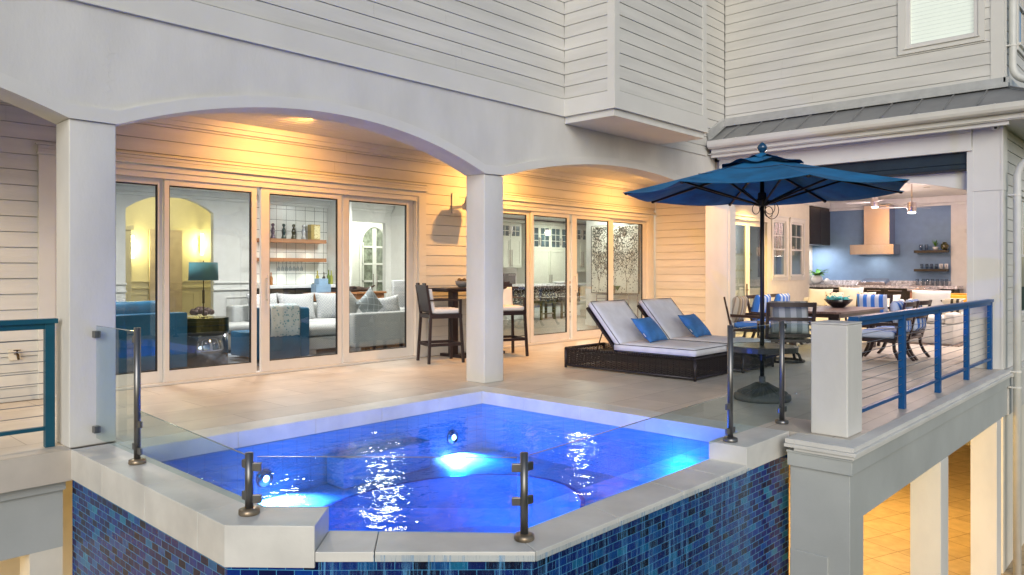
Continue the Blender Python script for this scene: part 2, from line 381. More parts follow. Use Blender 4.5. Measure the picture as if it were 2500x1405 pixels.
# columns of the arcade
for x0, y0, y1, x1 in ((-2.77, 6.8, 7.14, -2.41), (2.0, 6.8, 7.14, 2.358), (6.77, 6.8, 7.14, 7.125), (12.87, 6.55, 7.0, 13.2)):
    mb = MB(); mb.box(x0, x1, y0, y1, 0.001, 2.69 if x0 < 12 else 3.3); mb.build('column', stucco, H, bevel=.010, seg=3)
# arcade wall with arches
def archz(x, xa, xb, zs, zt):
    c = (xa + xb) / 2; h = (xb - xa) / 2; sg = zt - zs; R = (h * h + sg * sg) / (2 * sg)
    return zt - R + sqrt(max(0, R * R - (x - c) ** 2))
arches = [(-7.2, -2.78, 2.69, 3.11), (-2.40, 1.99, 2.69, 3.11), (2.365, 6.76, 2.69, 3.11), (7.135, 12.98, 2.70, 3.09)]
xs = []
for a in arches: xs += [a[0] + (a[1] - a[0]) * i / 36 for i in range(37)]
def az(x):
    for a in arches:
        if a[0] <= x <= a[1]: return archz(x, *a)
    return 2.69
xs = sorted(set([x for x in xs if -6 <= x <= 12.86] + [-6, 12.86, -2.77, 2.0, 6.77]))
def archstrip(name, xs, zlo, zhi, y0, y1, mat, axis='Y'):
    vs = []; n = len(xs)
    for y in (y0, y1):
        for z in (zlo, zhi): vs += [((x, y, z(x)) if axis == 'Y' else (y, x, z(x))) for x in xs]
    fs = []
    for i in range(n - 1):
        fs += [(i, i + 1, n + i + 1, n + i), (2 * n + i + 1, 2 * n + i, 3 * n + i, 3 * n + i + 1), (i + 1, i, 2 * n + i, 2 * n + i + 1), (n + i, n + i + 1, 3 * n + i + 1, 3 * n + i)]
    fs += [(0, n, 3 * n, 2 * n), (n - 1, 3 * n - 1, 4 * n - 1, 2 * n - 1)]
    m_ = MB(); m_.add(vs, fs); return m_.build(name, mat, H)
archstrip('arcade_wall', xs, az, lambda x: 3.66, 6.8, 7.14, stucco)
archstrip('arch_trim', xs, az, lambda x: az(x) + .115, 6.775, 6.799, trim)
mb = MB(); z = 3.34; x = 2.30
for k in range(16):
    x2 = 2.30 + .02 * sin(k * 2.3) ; z2 = z - .028; mb.bar((x, 6.799, z), (x2, 6.799, z2), .003, .003)
    if k % 4 == 1: mb.bar((x2, 6.799, z2), (x2 + .035 * (1 if k % 8 == 1 else -1), 6.799, z2 + .012), .003, .003)
    x, z = x2, z2
mb.build('plaster_crack', stucco, H)
# frieze board and bay
mb = MB(); mb.box(-6, 8.36, 6.775, 6.799, 3.668, 3.905); mb.box(-6, 8.36, 6.765, 6.799, 3.655, 3.668); mb.build('frieze_board', trim, H)
mb = MB(); mb.box(8.36, 10.915, 5.895, 6.79, 3.668, 3.903); mb.box(8.35, 10.925, 5.885, 6.79, 3.655, 3.667); bay = mb.build('bay', trim, H)
mb = MB(); mb.box(8.395, 10.86, 5.932, 6.79, 3.56, 3.654); mb.build('soffit', trim, bay)
mb = MB(); mb.box(8.41, 10.87, 5.95, 6.9, 3.905, 7.2); mb.build('core', backing, bay)
siding('bay_siding', paint, 'X', 8.387, 6.03, 6.79, 3.91, 7.2, base=3.909 - PIT * 2, joints=False)
siding('bay_siding', paint, 'Y', 5.924, 8.49, 10.79, 3.91, 7.2, base=3.909 - PIT * 2, joints=False)
mb = MB(); mb.box(8.372, 8.49, 5.908, 5.94, 3.906, 7.2); mb.box(8.372, 8.40, 5.941, 6.03, 3.906, 7.2); mb.build('corner_board', trim, bay); mb = MB(); mb.box(10.79, 10.905, 5.908, 5.99, 3.906, 7.2); mb.build('corner_board', trim, bay)
mb = MB(); mb.box(10.926, 12.52, 6.775, 6.799, 3.56, 3.654); mb.build('frieze_board', trim, H)
# ceilings
mb = MB(); mb.box(-6, 15.42, 7.15, 9.69, 3.45, 3.6); mb.box(13.0, 21.7, 2.35, 8.4, 3.36, 3.5)
for k in range(19): mb.box(-6, 15.40, 7.17 + k * .135, 7.17 + k * .135 + .127, 3.438, 3.4499)
mb.build('ceiling', trim, H)
mb = MB(); mb.box(-6, 15.40, 9.60, 9.688, 3.36, 3.437); mb.box(-6, 15.40, 9.64, 9.689, 3.30, 3.36); mb.box(-6, 12.85, 7.145, 7.22, 3.36, 3.437); mb.build('crown_moulding', trim, H)
mb = MB(); mb.box(-6, 8.2, 7.25, 12, 7.2, 7.4); mb.box(-6.3, 14, 6.2, 12, 7.2, 7.4); mb.box(12.7, 22.3, 1.7, 12, 7.41, 7.6); mb.build('upper_roof', zinc, H)
# second-floor core so nothing is see-through
mb = MB(); mb.box(-6, 8.3, 6.95, 12, 3.7, 7.19); mb.box(13.4, 22, 2.42, 12, 3.7, 7.19); mb.build('upper_core', backing, H)
# ---- sliding doors
def slider(x0, x1, panes, handle_at):
    mb = MB(); y = 9.70
    mb.box(x0 - .17, x0, y - .03, y + .02, 0, 2.69); mb.box(x1, x1 + .155, y - .03, y + .02, 0, 2.69)
    mb.box(x0 - .17, x1 + .155, y - .03, y + .02, 2.69, 2.765)
    mb.box(x0 - .19, x1 + .175, y - .075, y + .02, 2.772, 2.79); mb.box(x0 - .185, x1 + .17, y - .06, y + .02, 2.79, 2.828)
    mb.box(x0 - .175, x1 + .16, y - .035, y + .02, 2.834, 2.872); mb.box(x0 - .2, x1 + .18, y - .05, y + .02, 2.876, 2.889)
    s = mb.build('sliding_door', trim, H, bevel=.002)
    mb = MB(); mb.box(x0 + .001, x0 + .045, y - .01, y + .19, .03, 2.688); mb.box(x1 - .045, x1 - .001, y - .01, y + .19, .03, 2.688); mb.box(x0 + .046, x1 - .046, y - .01, y + .19, 2.615, 2.688)
    mb.box(x0 - .1, x1 + .1, y - .07, y + .19, .001, .028); mb.build('door_jamb', frame_w, s)
    for i, (a, b, c0, c1, off) in enumerate(panes):
        yy = y + off; fr = MB()
        fr.box(c0, a, yy, yy + .05, .03, 2.612); fr.box(b, c1, yy, yy + .05, .03, 2.612)
        fr.box(a, b, yy, yy + .05, .03, .172); fr.box(a, b, yy, yy + .05, 2.54, 2.612)
        f = fr.build('door_panel', frame_w, H, bevel=.003)
        gk = MB(); gk.box(a + .001, a + .012, yy + .012, yy + .04, .173, 2.539); gk.box(b - .016, b - .001, yy + .012, yy + .04, .173, 2.539)
        gk.box(a + .013, b - .017, yy + .012, yy + .04, .173, .185); gk.box(a + .013, b - .017, yy + .012, yy + .04, 2.522, 2.539); gk.build('gasket', blackrub, f)
        gl = MB(); gl.box(a + .013, b - .017, yy + .024, yy + .030, .186, 2.521); gl.build('pane', glass, f)
        if i == handle_at:
            hb = MB(); hx = c0 + .075; hb.box(hx - .01, hx + .01, yy - .055, yy - .003, 1.03, 1.05); hb.box(hx - .01, hx + .01, yy - .055, yy - .003, 1.33, 1.35)
            hb.box(hx - .013, hx + .013, yy - .075, yy - .056, .99, 1.39); hb.build('handle', frame_w, f, bevel=.003)
    return s
slider(2.705, 8.09, [(2.84, 3.879, 2.755, 3.94, .06), (4.006, 5.128, 3.945, 5.205, .02), (5.399, 6.533, 5.27, 6.60, .02), (6.763, 7.902, 6.655, 8.035, .06)], 2)
slider(9.87, 15.15, [(9.99, 10.887, 9.92, 10.96, .06), (11.044, 12.094, 10.965, 12.17, .02), (12.409, 13.549, 12.26, 13.62, .02), (13.782, 14.973, 13.66, 15.10, .06)], 2)
# ---- upper window on the right wing
def window_x(x, ya, yb, za, zb, pane_y, pane_z, mats=None):
    mb = MB(); (p0, p1), (q0, q1) = pane_y, pane_z
    mb.box(x - .03, x + .01, ya, yb, za, q0 - .075); mb.box(x - .03, x + .01, ya, p0 - .06, q0 - .075, zb); mb.box(x - .03, x + .01, p1 + .06, yb, q0 - .075, zb); mb.box(x - .03, x + .01, p0 - .06, p1 + .06, q1 + .05, zb)
    mb.box(x - .055, x - .031, p0 - .085, p1 + .085, q0 - .075, q0 - .058)
    w = mb.build('window', trim, H, bevel=.002)
    fr = MB(); fr.box(x - .015, x + .05, p0 - .06, p0, q0 - .056, q1 + .049); fr.box(x - .015, x + .05, p1, p1 + .06, q0 - .056, q1 + .049); fr.box(x - .015, x + .05, p0, p1, q0 - .056, q0); fr.box(x - .015, x + .05, p0, p1, q1, q1 + .049)
    fr.build('sash', frame_w, w, bevel=.004)
    gl = MB(); gl.box(x + .02, x + .026, p0, p1, q0, q1); gl.build('pane', glass, w)
    bl = MB(); z = q0 + .02
    while z < q1: bl.box(x + .045, x + .05, p0 - .02, p1 + .02, z, z + .058); z += .062
    bl.build('blind', emis('self_lit_blind', (.95, .85, .68), .5), w)  # slats glow by their own emission, no lamp behind the blind
window_x(13.25, 2.512, 3.735, 4.955, 6.6, (2.659, 3.556), (5.10, 6.45))
# ---- metal skirt roof, gutter, soffit, header
ZE = 3.80
mb = MB()
A = (13.25, 6.79, 4.20); B_ = (12.52, 6.79, ZE + .03); Cc = (12.52, 1.54, ZE + .03); Dd = (13.25, 2.27, 4.20); E_ = (22, 1.54, ZE + .03); F_ = (22, 2.27, 4.20)
mb.add([A, B_, Cc, Dd, E_, F_], [(0, 1, 2, 3), (3, 2, 4, 5)]); mb.add([(a, b, c - .03) for a, b, c in (A, B_, Cc, Dd, E_, F_)], [(3, 2, 1, 0), (5, 4, 2, 3)])
roof = mb.build('metal_roof', zinc, H)
y = 6.45
while y > 2.4: mb = MB(); mb.bar((13.24, y, 4.215), (12.53, y, ZE + .045), .012, .03); mb.build('standing_seam', zinc, roof); y -= .4425
x = 13.6
while x < 18: mb = MB(); mb.bar((x, 2.28, 4.215), (x, 1.55, ZE + .045), .012, .03); mb.build('standing_seam', zinc, roof); x += .44
mb = MB(); mb.bar((13.25, 2.27, 4.225), (12.53, 1.55, ZE + .05), .035, .03); mb.build('hip_cap', zinc, roof)
mb = MB(); mb.box(13.20, 13.262, 2.24, 6.78, 4.262, 4.342); mb.box(13.15, 13.262, 2.2, 6.78, 4.185, 4.258); mb.box(13.2, 22, 2.2, 2.268, 4.19, 4.34)
mb.add([(12.56, 6.77, ZE + .05), (13.19, 6.77, 4.19), (13.19, 6.77, 4.34), (12.50, 6.77, ZE + .19), (12.56, 6.70, ZE + .06), (13.14, 6.70, 4.19), (13.14, 6.79, 4.34), (12.50, 6.79, ZE + .19)], [(0, 1, 2, 3), (0, 4, 5, 1), (3, 2, 6, 7)])
mb.build('flashing', M('pale_flashing', (.50, .51, .50), .4, .2), roof)
def gutter_run(p, q, out, name='gutter'):
    prof = [(-.01, .06), (-.115, .06), (-.128, .05), (-.125, .035), (-.122, -.01), (-.105, -.05), (-.07, -.075), (-.01, -.08)]
    inner = [(-.01, .045), (-.105, .045)]
    p = Vector(p); q = Vector(q); o = Vector(out); vs = []; n = len(prof)
    for c in (p, q): vs += [c + o * (-a) + Vector((0, 0, b)) for a, b in prof]
    m_ = MB(); m_.add(vs, [(i, i + 1, n + i + 1, n + i) for i in range(n - 1)] + [tuple(range(n))[::-1], tuple(range(n, 2 * n))])
    L = (q - p).length; k = .55
    while k < L - .3:
        c = p + (q - p) * (k / L); d = (q - p).normalized()
        vs = [c + o * (-a * 1.04 + .002) + Vector((0, 0, b * 1.06)) for a, b in prof[1:]] + [c + d * .03 + o * (-a * 1.04 + .002) + Vector((0, 0, b * 1.06)) for a, b in prof[1:]]
        m_.add(vs, [(i, i + 1, n - 1 + i + 1, n - 1 + i) for i in range(n - 2)]); k += .98
    return m_.build(name, trim, H, smooth=False, bevel=.002)
gutter_run((12.53, 6.72, ZE - .05), (12.53, 1.53, ZE - .05), (-1, 0, 0)); gutter_run((12.41, 1.54, ZE - .05), (22, 1.54, ZE - .05), (0, -1, 0))
mb = MB(); mb.box(12.54, 12.60, 1.55, 6.70, 3.60, ZE); mb.box(12.541, 22, 1.551, 1.60, 3.60, ZE - .001); mb.build('fascia', trim, H)
mb = MB(); mb.box(12.56, 13.3, 1.61, 6.79, 3.585, 3.599); mb.box(13.3, 22, 1.61, 2.3, 3.585, 3.599); mb.box(12.605, 12.68, 2.1, 6.74, 3.53, 3.584); mb.build('eave_soffit', trim, H)
mb = MB(); mb.box(12.84, 13.1, 2.61, 6.70, 3.295, 3.51); mb.box(12.80, 13.1, 2.60, 6.72, 3.511, 3.555); mb.box(12.825, 13.1, 2.60, 6.70, 3.237, 3.294); mb.build('header', trim, H, bevel=.003)
mb = MB(); mb.box(12.87, 13.2, 2.215, 2.605, 0.002, 3.583); mb.build('column', trim, H, bevel=.004)
mb = MB(); mb.box(12.858, 13.2, 2.209, 2.611, 2.63, 2.77); mb.box(12.862, 12.90, 2.213, 2.24, .01, 3.58); mb.box(12.862, 12.9, 2.59, 2.675, .01, 3.236); mb.build('column_trim', trim, H)
mb = MB(); mb.box(12.88, 13.1, 6.50, 6.549, .01, 3.236); mb.build('column_trim', trim, H)
archstrip('arch_beam', [2.676 + 3.82 * i / 30 for i in range(31)], lambda y: archz(y, 2.676, 6.496, 2.66, 2.93), lambda y: 3.2, 13.0, 13.19, trim, 'X')
archstrip('arch_beam_trim', [2.676 + 3.82 * i / 30 for i in range(31)], lambda y: archz(y, 2.676, 6.496, 2.66, 2.93), lambda y: min(3.19, archz(y, 2.676, 6.496, 2.66, 2.93) + .11), 12.985, 12.999, trim, 'X')
mb = MB(); mb.box(12.92, 12.98, 2.68, 6.49, 3.06, 3.236); mb.box(12.9, 12.975, 2.68, 6.49, 2.985, 3.055); o = mb.build('roller_screen', M('dark_navy_screen', (.008, .022, .035), .5, var=.15), H, bevel=.006)
mb = MB(); mb.box(12.895, 12.978, 2.68, 6.49, 2.955, 2.984); mb.build('bottom_rail', blackrub, o)
# exterior right side wall with window
siding('side_siding_wall', paint, 'Y', 2.25, 13.22, 22, -.02, 3.58, ((13.95, 15.6, .62, 2.78),))
mb = MB(); mb.box(13.215, 13.27, 2.235, 2.27, -.02, 3.58); mb.build('corner_board', trim, H)
def window_y(x0, x1, z0, z1, y, cols, name='window', parent=None, meet=None, dark=None, head=True, deep=.05):
    mb = MB(); cw = .1
    mb.box(x0, x0 + cw, y - .03, y + .01, z0 + .1, z1 - .12); mb.box(x1 - cw, x1, y - .03, y + .01, z0 + .1, z1 - .12); mb.box(x0 - .01, x1 + .01, y - .035, y + .01, z1 - .12, z1 - .03); mb.box(x0 - .02, x1 + .02, y - .055, y + .01, z1 - .029, z1)
    mb.box(x0, x1, y - .03, y + .01, z0, z0 + .1); mb.box(x0 + .04, x1 - .04, y - .06, y - .031, z0 + .08, z0 + .12)
    w = mb.build(name, trim, parent or H, bevel=.002)
    a, b, c, d = x0 + cw + .001, x1 - cw - .001, z0 + .1, z1 - .12; f = MB(); m = meet or (c + d) / 2
    f.box(a, a + .045, y + .0, y + deep, c, d); f.box(b - .045, b, y, y + deep, c, d); f.box(a, b, y + .001, y + deep - .001, c, c + .05); f.box(a, b, y + .001, y + deep - .001, d - .045, d); f.box(a, b, y - .004, y + deep - .002, m - .02, m + .02)
    for k in range(1, cols): xx = a + (b - a) * k / cols; f.box(xx - .009, xx + .009, y + .012, y + .034, m + .02, d - .045)
    f.box(a + .045, b - .045, y + .013, y + .033, (m + d) / 2 - .018, (m + d) / 2)
    f.build('sash', frame_w, w)
    gl = MB(); gl.box(a + .02, b - .02, y + .02, y + .026, c + .02, d - .02); gl.build('pane', glass, w)
    bk = MB(); bk.box(a - .02, b + .02, y + .36, y + .38, c - .02, d + .02); bk.build('curtain', dark or M('brown_curtain', (.20, .16, .12), .9, var=.35, scale=3, stretch=(9, 1, .2)), w)
window_y(13.97, 15.58, .64, 2.76, 2.25, 2)
window_y(14.21, 15.19, 4.97, 6.58, 2.27, 2)
# ---- deck edge mouldings, beams and lower piers
def cornice(pts, name='deck_cornice'):
    lay = ((0, .105, -.052, -.001), (.055, .095, -.085, -.053), (.075, .07, -.108, -.086), (.10, .04, -.232, -.109), (.12, .015, -.65, -.233))
    return lay
mb = MB(); mb.box(-6, 1.985, 6.80, 6.95, -.052, -.001); mb.box(-6, 1.985, 6.77, 6.949, -.075, -.053); mb.box(-6, 1.985, 6.79, 6.95, -.108, -.076); mb.build('deck_cornice', stucco, H, bevel=.003)
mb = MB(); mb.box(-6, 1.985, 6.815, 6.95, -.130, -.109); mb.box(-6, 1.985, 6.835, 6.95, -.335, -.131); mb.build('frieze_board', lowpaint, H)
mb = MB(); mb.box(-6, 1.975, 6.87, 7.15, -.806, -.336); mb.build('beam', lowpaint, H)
mb = MB(); mb.box(1.74, 1.974, 6.872, 7.15, -3, -.807); mb.build('lower_column', cream, H); mb = MB(); mb.box(-2.9, -2.6, 6.872, 7.15, -3, -.807); mb.build('lower_column', cream, H)
mb = MB()
mb.box(6.36, 12.95, 2.13, 2.62, -.040, -.001); mb.box(6.36, 6.66, 2.621, 2.70, -.040, -.001)
mb.box(6.335, 12.95, 2.105, 2.62, -.070, -.041); mb.box(6.335, 6.66, 2.621, 2.70, -.070, -.041)
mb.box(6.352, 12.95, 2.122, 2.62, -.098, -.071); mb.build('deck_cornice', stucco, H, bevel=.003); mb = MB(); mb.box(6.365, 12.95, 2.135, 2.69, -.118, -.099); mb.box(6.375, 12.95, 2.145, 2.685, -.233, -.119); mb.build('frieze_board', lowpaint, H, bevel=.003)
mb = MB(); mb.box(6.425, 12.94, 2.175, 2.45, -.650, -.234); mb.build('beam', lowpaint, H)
for x0, x1, y1 in ((6.40, 6.73, 2.67), (9.24, 9.56, 2.48), (12.19, 12.47, 2.49)):
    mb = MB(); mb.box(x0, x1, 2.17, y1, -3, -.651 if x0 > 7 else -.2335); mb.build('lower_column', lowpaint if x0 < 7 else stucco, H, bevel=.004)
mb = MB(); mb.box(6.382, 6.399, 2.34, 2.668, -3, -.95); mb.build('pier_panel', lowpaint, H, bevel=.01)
mb = MB(); mb.box(12.96, 22, 2.23, 2.5, -3, -.66); mb.box(-6, 22, 9.6, 9.9, -3, -.25); mb.box(21.9, 22.1, 2.5, 9.6, -3, -.25); mb.box(-6.2, -6, 6.9, 9.6, -3, -.25); mb.build('lower_wall', cream, H)
mb = MB(); mb.box(12.951, 22, 2.10, 2.24, -.10, -.03); mb.box(12.951, 22, 2.16, 2.24, -.66, -.101); mb.build('side_skirt', paint, H)
for k in range(5):
    mb = MB(); mb.box(-1.6 + k * .9, -1.56 + k * .9, 9.56, 9.599, -3, -.3); mb.build('wall_batten', cream, H)
# ---- pavilion interior
mb2 = MB()   # door and windows are set into openings: build the wall in pieces
def wallY(mb, x0, x1, y0, y1, z0, z1, holes):
    xs_ = sorted({x0, x1} | {h[i] for h in holes for i in (0, 1)})
    for a, b in zip(xs_, xs_[1:]):
        m = (a + b) / 2; hs = sorted((h[2], h[3]) for h in holes if h[0] < m < h[1]); z = z0
        for h0, h1 in hs:
            if h0 > z: mb.box(a, b, y0, y1, z, h0)
            z = h1
        if z < z1: mb.box(a, b, y0, y1, z, z1)
wallY(mb2, 15.43, 20.2, 7.9, 8.02, 0, 3.36, [(15.62, 17.52, 0, 2.62), (17.88, 18.66, 1.28, 2.70), (18.96, 19.76, 1.28, 2.70)])
mb2.build('pavilion_wall', cream, H)
window_y(17.80, 18.74, 1.20, 2.81, 7.9, 2, meet=1.98); window_y(18.88, 19.84, 1.20, 2.81, 7.9, 2, meet=1.98)
mb = MB(); mb.box(15.50, 15.62, 7.87, 7.91, 0, 2.62); mb.box(17.52, 17.64, 7.87, 7.91, 0, 2.62); mb.box(15.48, 17.66, 7.865, 7.91, 2.62, 2.70); mb.box(15.45, 17.69, 7.84, 7.91, 2.701, 2.735); mb.build('door_casing', cream, H, bevel=.002)
for a, b, hn in ((15.63, 16.565, 1), (16.575, 17.51, 0)):
    f = MB(); f.box(a, a + .1, 7.92, 7.97, .02, 2.61); f.box(b - .1, b, 7.92, 7.97, .02, 2.61); f.box(a + .1, b - .1, 7.92, 7.97, .02, .30); f.box(a + .1, b - .1, 7.92, 7.97, 2.50, 2.61)
    d = f.build('glass_door', cream, H, bevel=.003); gl = MB(); gl.box(a + .1, b - .1, 7.94, 7.946, .30, 2.50); gl.build('pane', glass, d)
    if hn: hb = MB(); hb.box(b - .065, b - .04, 7.90, 7.919, .86, 1.14); hb.box(b - .16, b - .05, 7.87, 7.885, .99, 1.01); hb.box(b - .06, b - .045, 7.87, 7.919, .992, 1.008); hb.build('handle', bronze, d)
mb = MB(); mb.box(15.6, 17.6, 8.5, 8.52, 0, 2.7); mb.box(15.8, 16.4, 8.47, 8.499, .15, .85); mb.build('inner_door', white_in, H)
mb = MB(); mb.box(20.2, 21.7, 8.4, 8.5, 0, 3.36); mb.box(20.1, 20.2, 7.91, 8.5, 0, 3.36); mb.build('alcove_wall', cream, H)
mb = MB(); mb.box(21.7, 21.85, 4.86, 8.5, 0, 3.36); mb.build('blue_wall', bluewall, H)
mb = MB(); mb.box(21.66, 21.85, 2.2, 4.858, 0, 3.36); mb.box(13.3, 21.66, 2.392, 2.45, 0, .60); mb.box(13.3, 21.66, 2.392, 2.45, 2.80, 3.36); mb.box(13.3, 13.96, 2.392, 2.45, .6, 2.8); mb.box(15.6, 21.66, 2.392, 2.45, .6, 2.8); mb.build('pavilion_wall', white_in, H)
mb = MB(); mb.box(21.55, 21.659, 2.45, 8.39, 3.19, 3.36); mb.box(21.60, 21.658, 2.45, 8.39, 3.12, 3.189); mb.box(15.43, 21.5, 7.82, 7.899, 3.2, 3.36); mb.build('crown_moulding', white_in, H, bevel=.01)
mb = MB(); mb.box(21.63, 21.659, 3.1, 4.55, 2.40, 2.50); mb.box(21.64, 21.659, 4.36, 4.46, 0, 2.40); mb.build('door_casing', trim, H, bevel=.003)
mb = MB(); mb.box(21.64, 21.659, 3.2, 4.35, 0, 2.38); mb.build('white_door', white_in, H)
# ---- interior rooms
mb = MB(); wallY(mb, -1, 11.25, 14.5, 14.62, 0, 3.0, [(10.05, 11.09, 0, 2.59), (5.19, 6.84, 0, 3.0)])
mb.box(11.25, 11.37, 13.3, 14.499, 0, 2.999); mb.box(9.46, 9.60, 13.75, 14.499, 0, 2.999); mb.box(9.86, 9.98, 9.85, 10.1, 0, 3.0); mb.box(-1.1, -1, 9.9, 14.6, 0, 3)
mb.build('living_room_wall', white_in, H)
def arch_fill(x0, x1, y0, y1, zs, zt, ztop, mat, name):
    n = 20; xs_ = [x0 + (x1 - x0) * i / n for i in range(n + 1)]
    return archstrip(name, xs_, lambda x: archz(x, x0, x1, zs, zt), lambda x: ztop, y0, y1, mat)
arch_fill(5.19, 6.84, 14.501, 14.62, 2.59, 2.87, 2.999, white_in, 'archway')
nb = MB(); nb.wall([(7.75, 14.494), (9.455, 14.494)], 1.1, 2.84); nb.build('bar_backsplash', bartile, H)
mb = MB(); mb.box(4.2, 10.0, 17.0, 17.1, 0, 3.2); mb.box(4.2, 4.3, 14.62, 17, 0, 3.2); mb.box(8.2, 8.3, 15.3, 17, 0, 3.2); mb.box(4.2, 8.3, 14.62, 17, 3.2, 3.3); mb.build('hall_wall', hallpaint, H)
mb = MB()
for z in (1.20, 1.06): mb.box(5.0, 8.19, 16.95, 16.999, z, z + .035)
for k in range(6): x = 5.2 + k * .5; mb.box(x, x + .36, 16.98, 16.999, .92, .945); mb.box(x, x + .02, 16.98, 16.999, .25, .92); mb.box(x + .34, x + .36, 16.98, 16.999, .25, .92); mb.box(x, x + .36, 16.98, 16.999, .23, .25)
mb.build('wainscot', hallpaint, H)
mb = MB(); mb.box(6.55, 7.25, 16.9, 16.949, 0, 2.35); mb.build('hall_door', M('blush_door', (.62, .50, .40), .5), H)
mb = MB()
for z in (1.19, 1.05): mb.box(-1, 5.20, 14.46, 14.499, z, z + .035); mb.box(6.83, 8.0, 14.46, 14.499, z, z + .035)
mb.box(7.1, 7.12, 14.48, 14.499, .3, .9); mb.box(7.6, 7.62, 14.48, 14.499, .3, .9); mb.box(7.1, 7.62, 14.48, 14.499, .9, .92)
mb.box(-1, 11.24, 14.38, 14.499, 2.9, 2.999); mb.box(-1, 11.24, 14.43, 14.499, 2.84, 2.899); mb.build('wall_mouldings', white_in, H, bevel=.008)
mb = MB(); mb.box(-1, 15.7, 9.92, 14.6, 3.0, 3.1); mb.box(8, 24, 14.62, 17.6, 3.2, 3.3); mb.box(15.7, 24, 8.6, 14.6, 3.2, 3.3); mb.build('interior_ceiling', white_in, H)
mb = MB(); mb.box(10.0, 14.6, 16.5, 16.62, 0, 3.2); mb.box(14.5, 14.6, 16.62, 17.5, 0, 3.2); mb.box(11.38, 11.45, 14.63, 16.5, 0, 0.01); mb.box(9.62, 9.7, 14.63, 16.5, 0, 3.2); mb.build('pantry_wall', white_in, H)
mb = MB(); mb.box(15.85, 16.05, 9.86, 12.1, .0, 3.2); mb.box(15.83, 16.07, 9.86, 12.12, .0, .16); mb.box(14.6, 24, 17.5, 17.6, 0, 3.2); mb.box(23.9, 24, 9, 17.5, 0, 3.2); mb.box(11.95, 12.15, 12.9, 13.1, 0, 3.0); mb.build('kitchen_wall', white_in, H)
# ---- downspouts and small fittings on the house
pipe = M('painted_downspout', (.62, .63, .60), .4, var=.04)
def pipe_thing(pts, label, straps, r=.052):
    t = thing('downspout', pts[0], label, 'downspout')
    mb = MB(); mb.tube(pts, r, 16); mb.build('pipe', pipe, t, smooth=True)
    for (x, y, z) in straps: mb = MB(); mb.lathe([(r + .006, -.012), (r + .006, .012)], (x, y, z), 16); mb.box(x - .07, x + .07, y + .02, y + .10, z - .01, z + .01); mb.build('strap', trim, t)
    return t
def bend(a, b, c, n=6):
    a, b, c = map(Vector, (a, b, c)); return [tuple((1 - t) ** 2 * a + 2 * t * (1 - t) * b + t * t * c) for t in [i / n for i in range(n + 1)]]
pipe_thing([(12.99, 2.06, -3), (12.99, 2.06, 2.70)] + bend((12.99, 2.06, 2.78), (12.99, 2.06, 2.96), (12.99, 1.92, 3.06)) + [(12.99, 1.62, 3.30), (12.99, 1.56, 3.62)], 'long white downspout beside the near corner post of the open pavilion', [(12.99, 2.06, 2.55), (12.99, 2.06, -.02), (12.99, 2.06, -.25)])
pipe_thing([(13.45, 2.19, 7.1), (13.45, 2.19, 4.62)] + bend((13.45, 2.19, 4.56), (13.45, 2.19, 4.36), (13.45, 2.0, 4.30)) + [(13.45, 1.75, 4.12)], 'short white downspout at the upper right, its elbow above the grey metal roof', [(13.45, 2.19, 4.85)])
t = thing('security_camera', (12.84, 2.28, 3.56), 'small round white security camera under the eave of the pavilion corner post', 'camera')
mb = MB(); mb.lathe([(.045, 0), (.05, -.05), (.04, -.07), (0, -.075)], (12.80, 2.30, 3.583), 14); mb.build('housing', trim, t, smooth=True)
mb = MB(); mb.ell((12.765, 2.29, 3.53), (.022, .022, .022)); mb.build('lens', blackrub, t, smooth=True)
t = thing('outdoor_speaker', (9.0, 9.6, 2.55), 'white wedge shaped speaker high on the siding wall between the two sliding doors', 'speaker')
mb = MB()
prof = [(0, .02), (.05, .19), (.17, .13), (.21, .0), (.13, -.16)]
vs = [(x, 9.45 - a, 2.545 + b) for x in (8.90, 9.24) for a, b in prof]
mb.add(vs, [(0, 1, 2, 3, 4), (9, 8, 7, 6, 5)] + [(i, (i + 1) % 5, (i + 1) % 5 + 5, i + 5) for i in range(5)]); mb.build('cabinet', M('speaker_plastic', (.55, .54, .53), .5), t, bevel=.008)
mb = MB(); mb.box(8.84, 8.86, 9.42, 9.68, 2.52, 2.57); mb.box(8.84, 8.875, 9.36, 9.42, 2.50, 2.60); mb.box(8.84, 9.0, 9.67, 9.688, 2.45, 2.80); mb.build('bracket', frame_w, t)
t = thing('outlet_box', (15.40, 8.70, .27), 'cream weatherproof outlet cover low on the siding wall behind the far sun lounger', 'outlet')
mb = MB(); mb.box(15.37, 15.41, 8.62, 8.78, .19, .42); mb.build('cover', cream, t, bevel=.008); mb = MB(); mb.box(15.36, 15.371, 8.65, 8.75, .22, .39); mb.build('lid', cream, t, bevel=.006)
t = thing('hose_tap', (2.31, 9.66, .52), 'small brass garden tap on the siding wall behind the left cable railing', 'tap')
mb = MB(); mb.box(2.25, 2.36, 9.67, 9.692, .46, .58); mb.build('plate', cream, t); mb = MB(); mb.tube([(2.31, 9.67, .53), (2.31, 9.58, .53), (2.31, 9.54, .48)], .014, 8); mb.lathe([(.0, 0), (.035, .004), (.035, .012), (0, .016)], (2.31, 9.60, .565), 10); mb.tube([(2.31, 9.60, .53), (2.31, 9.60, .57)], .008, 6); mb.build('spout', bronze, t, smooth=True)
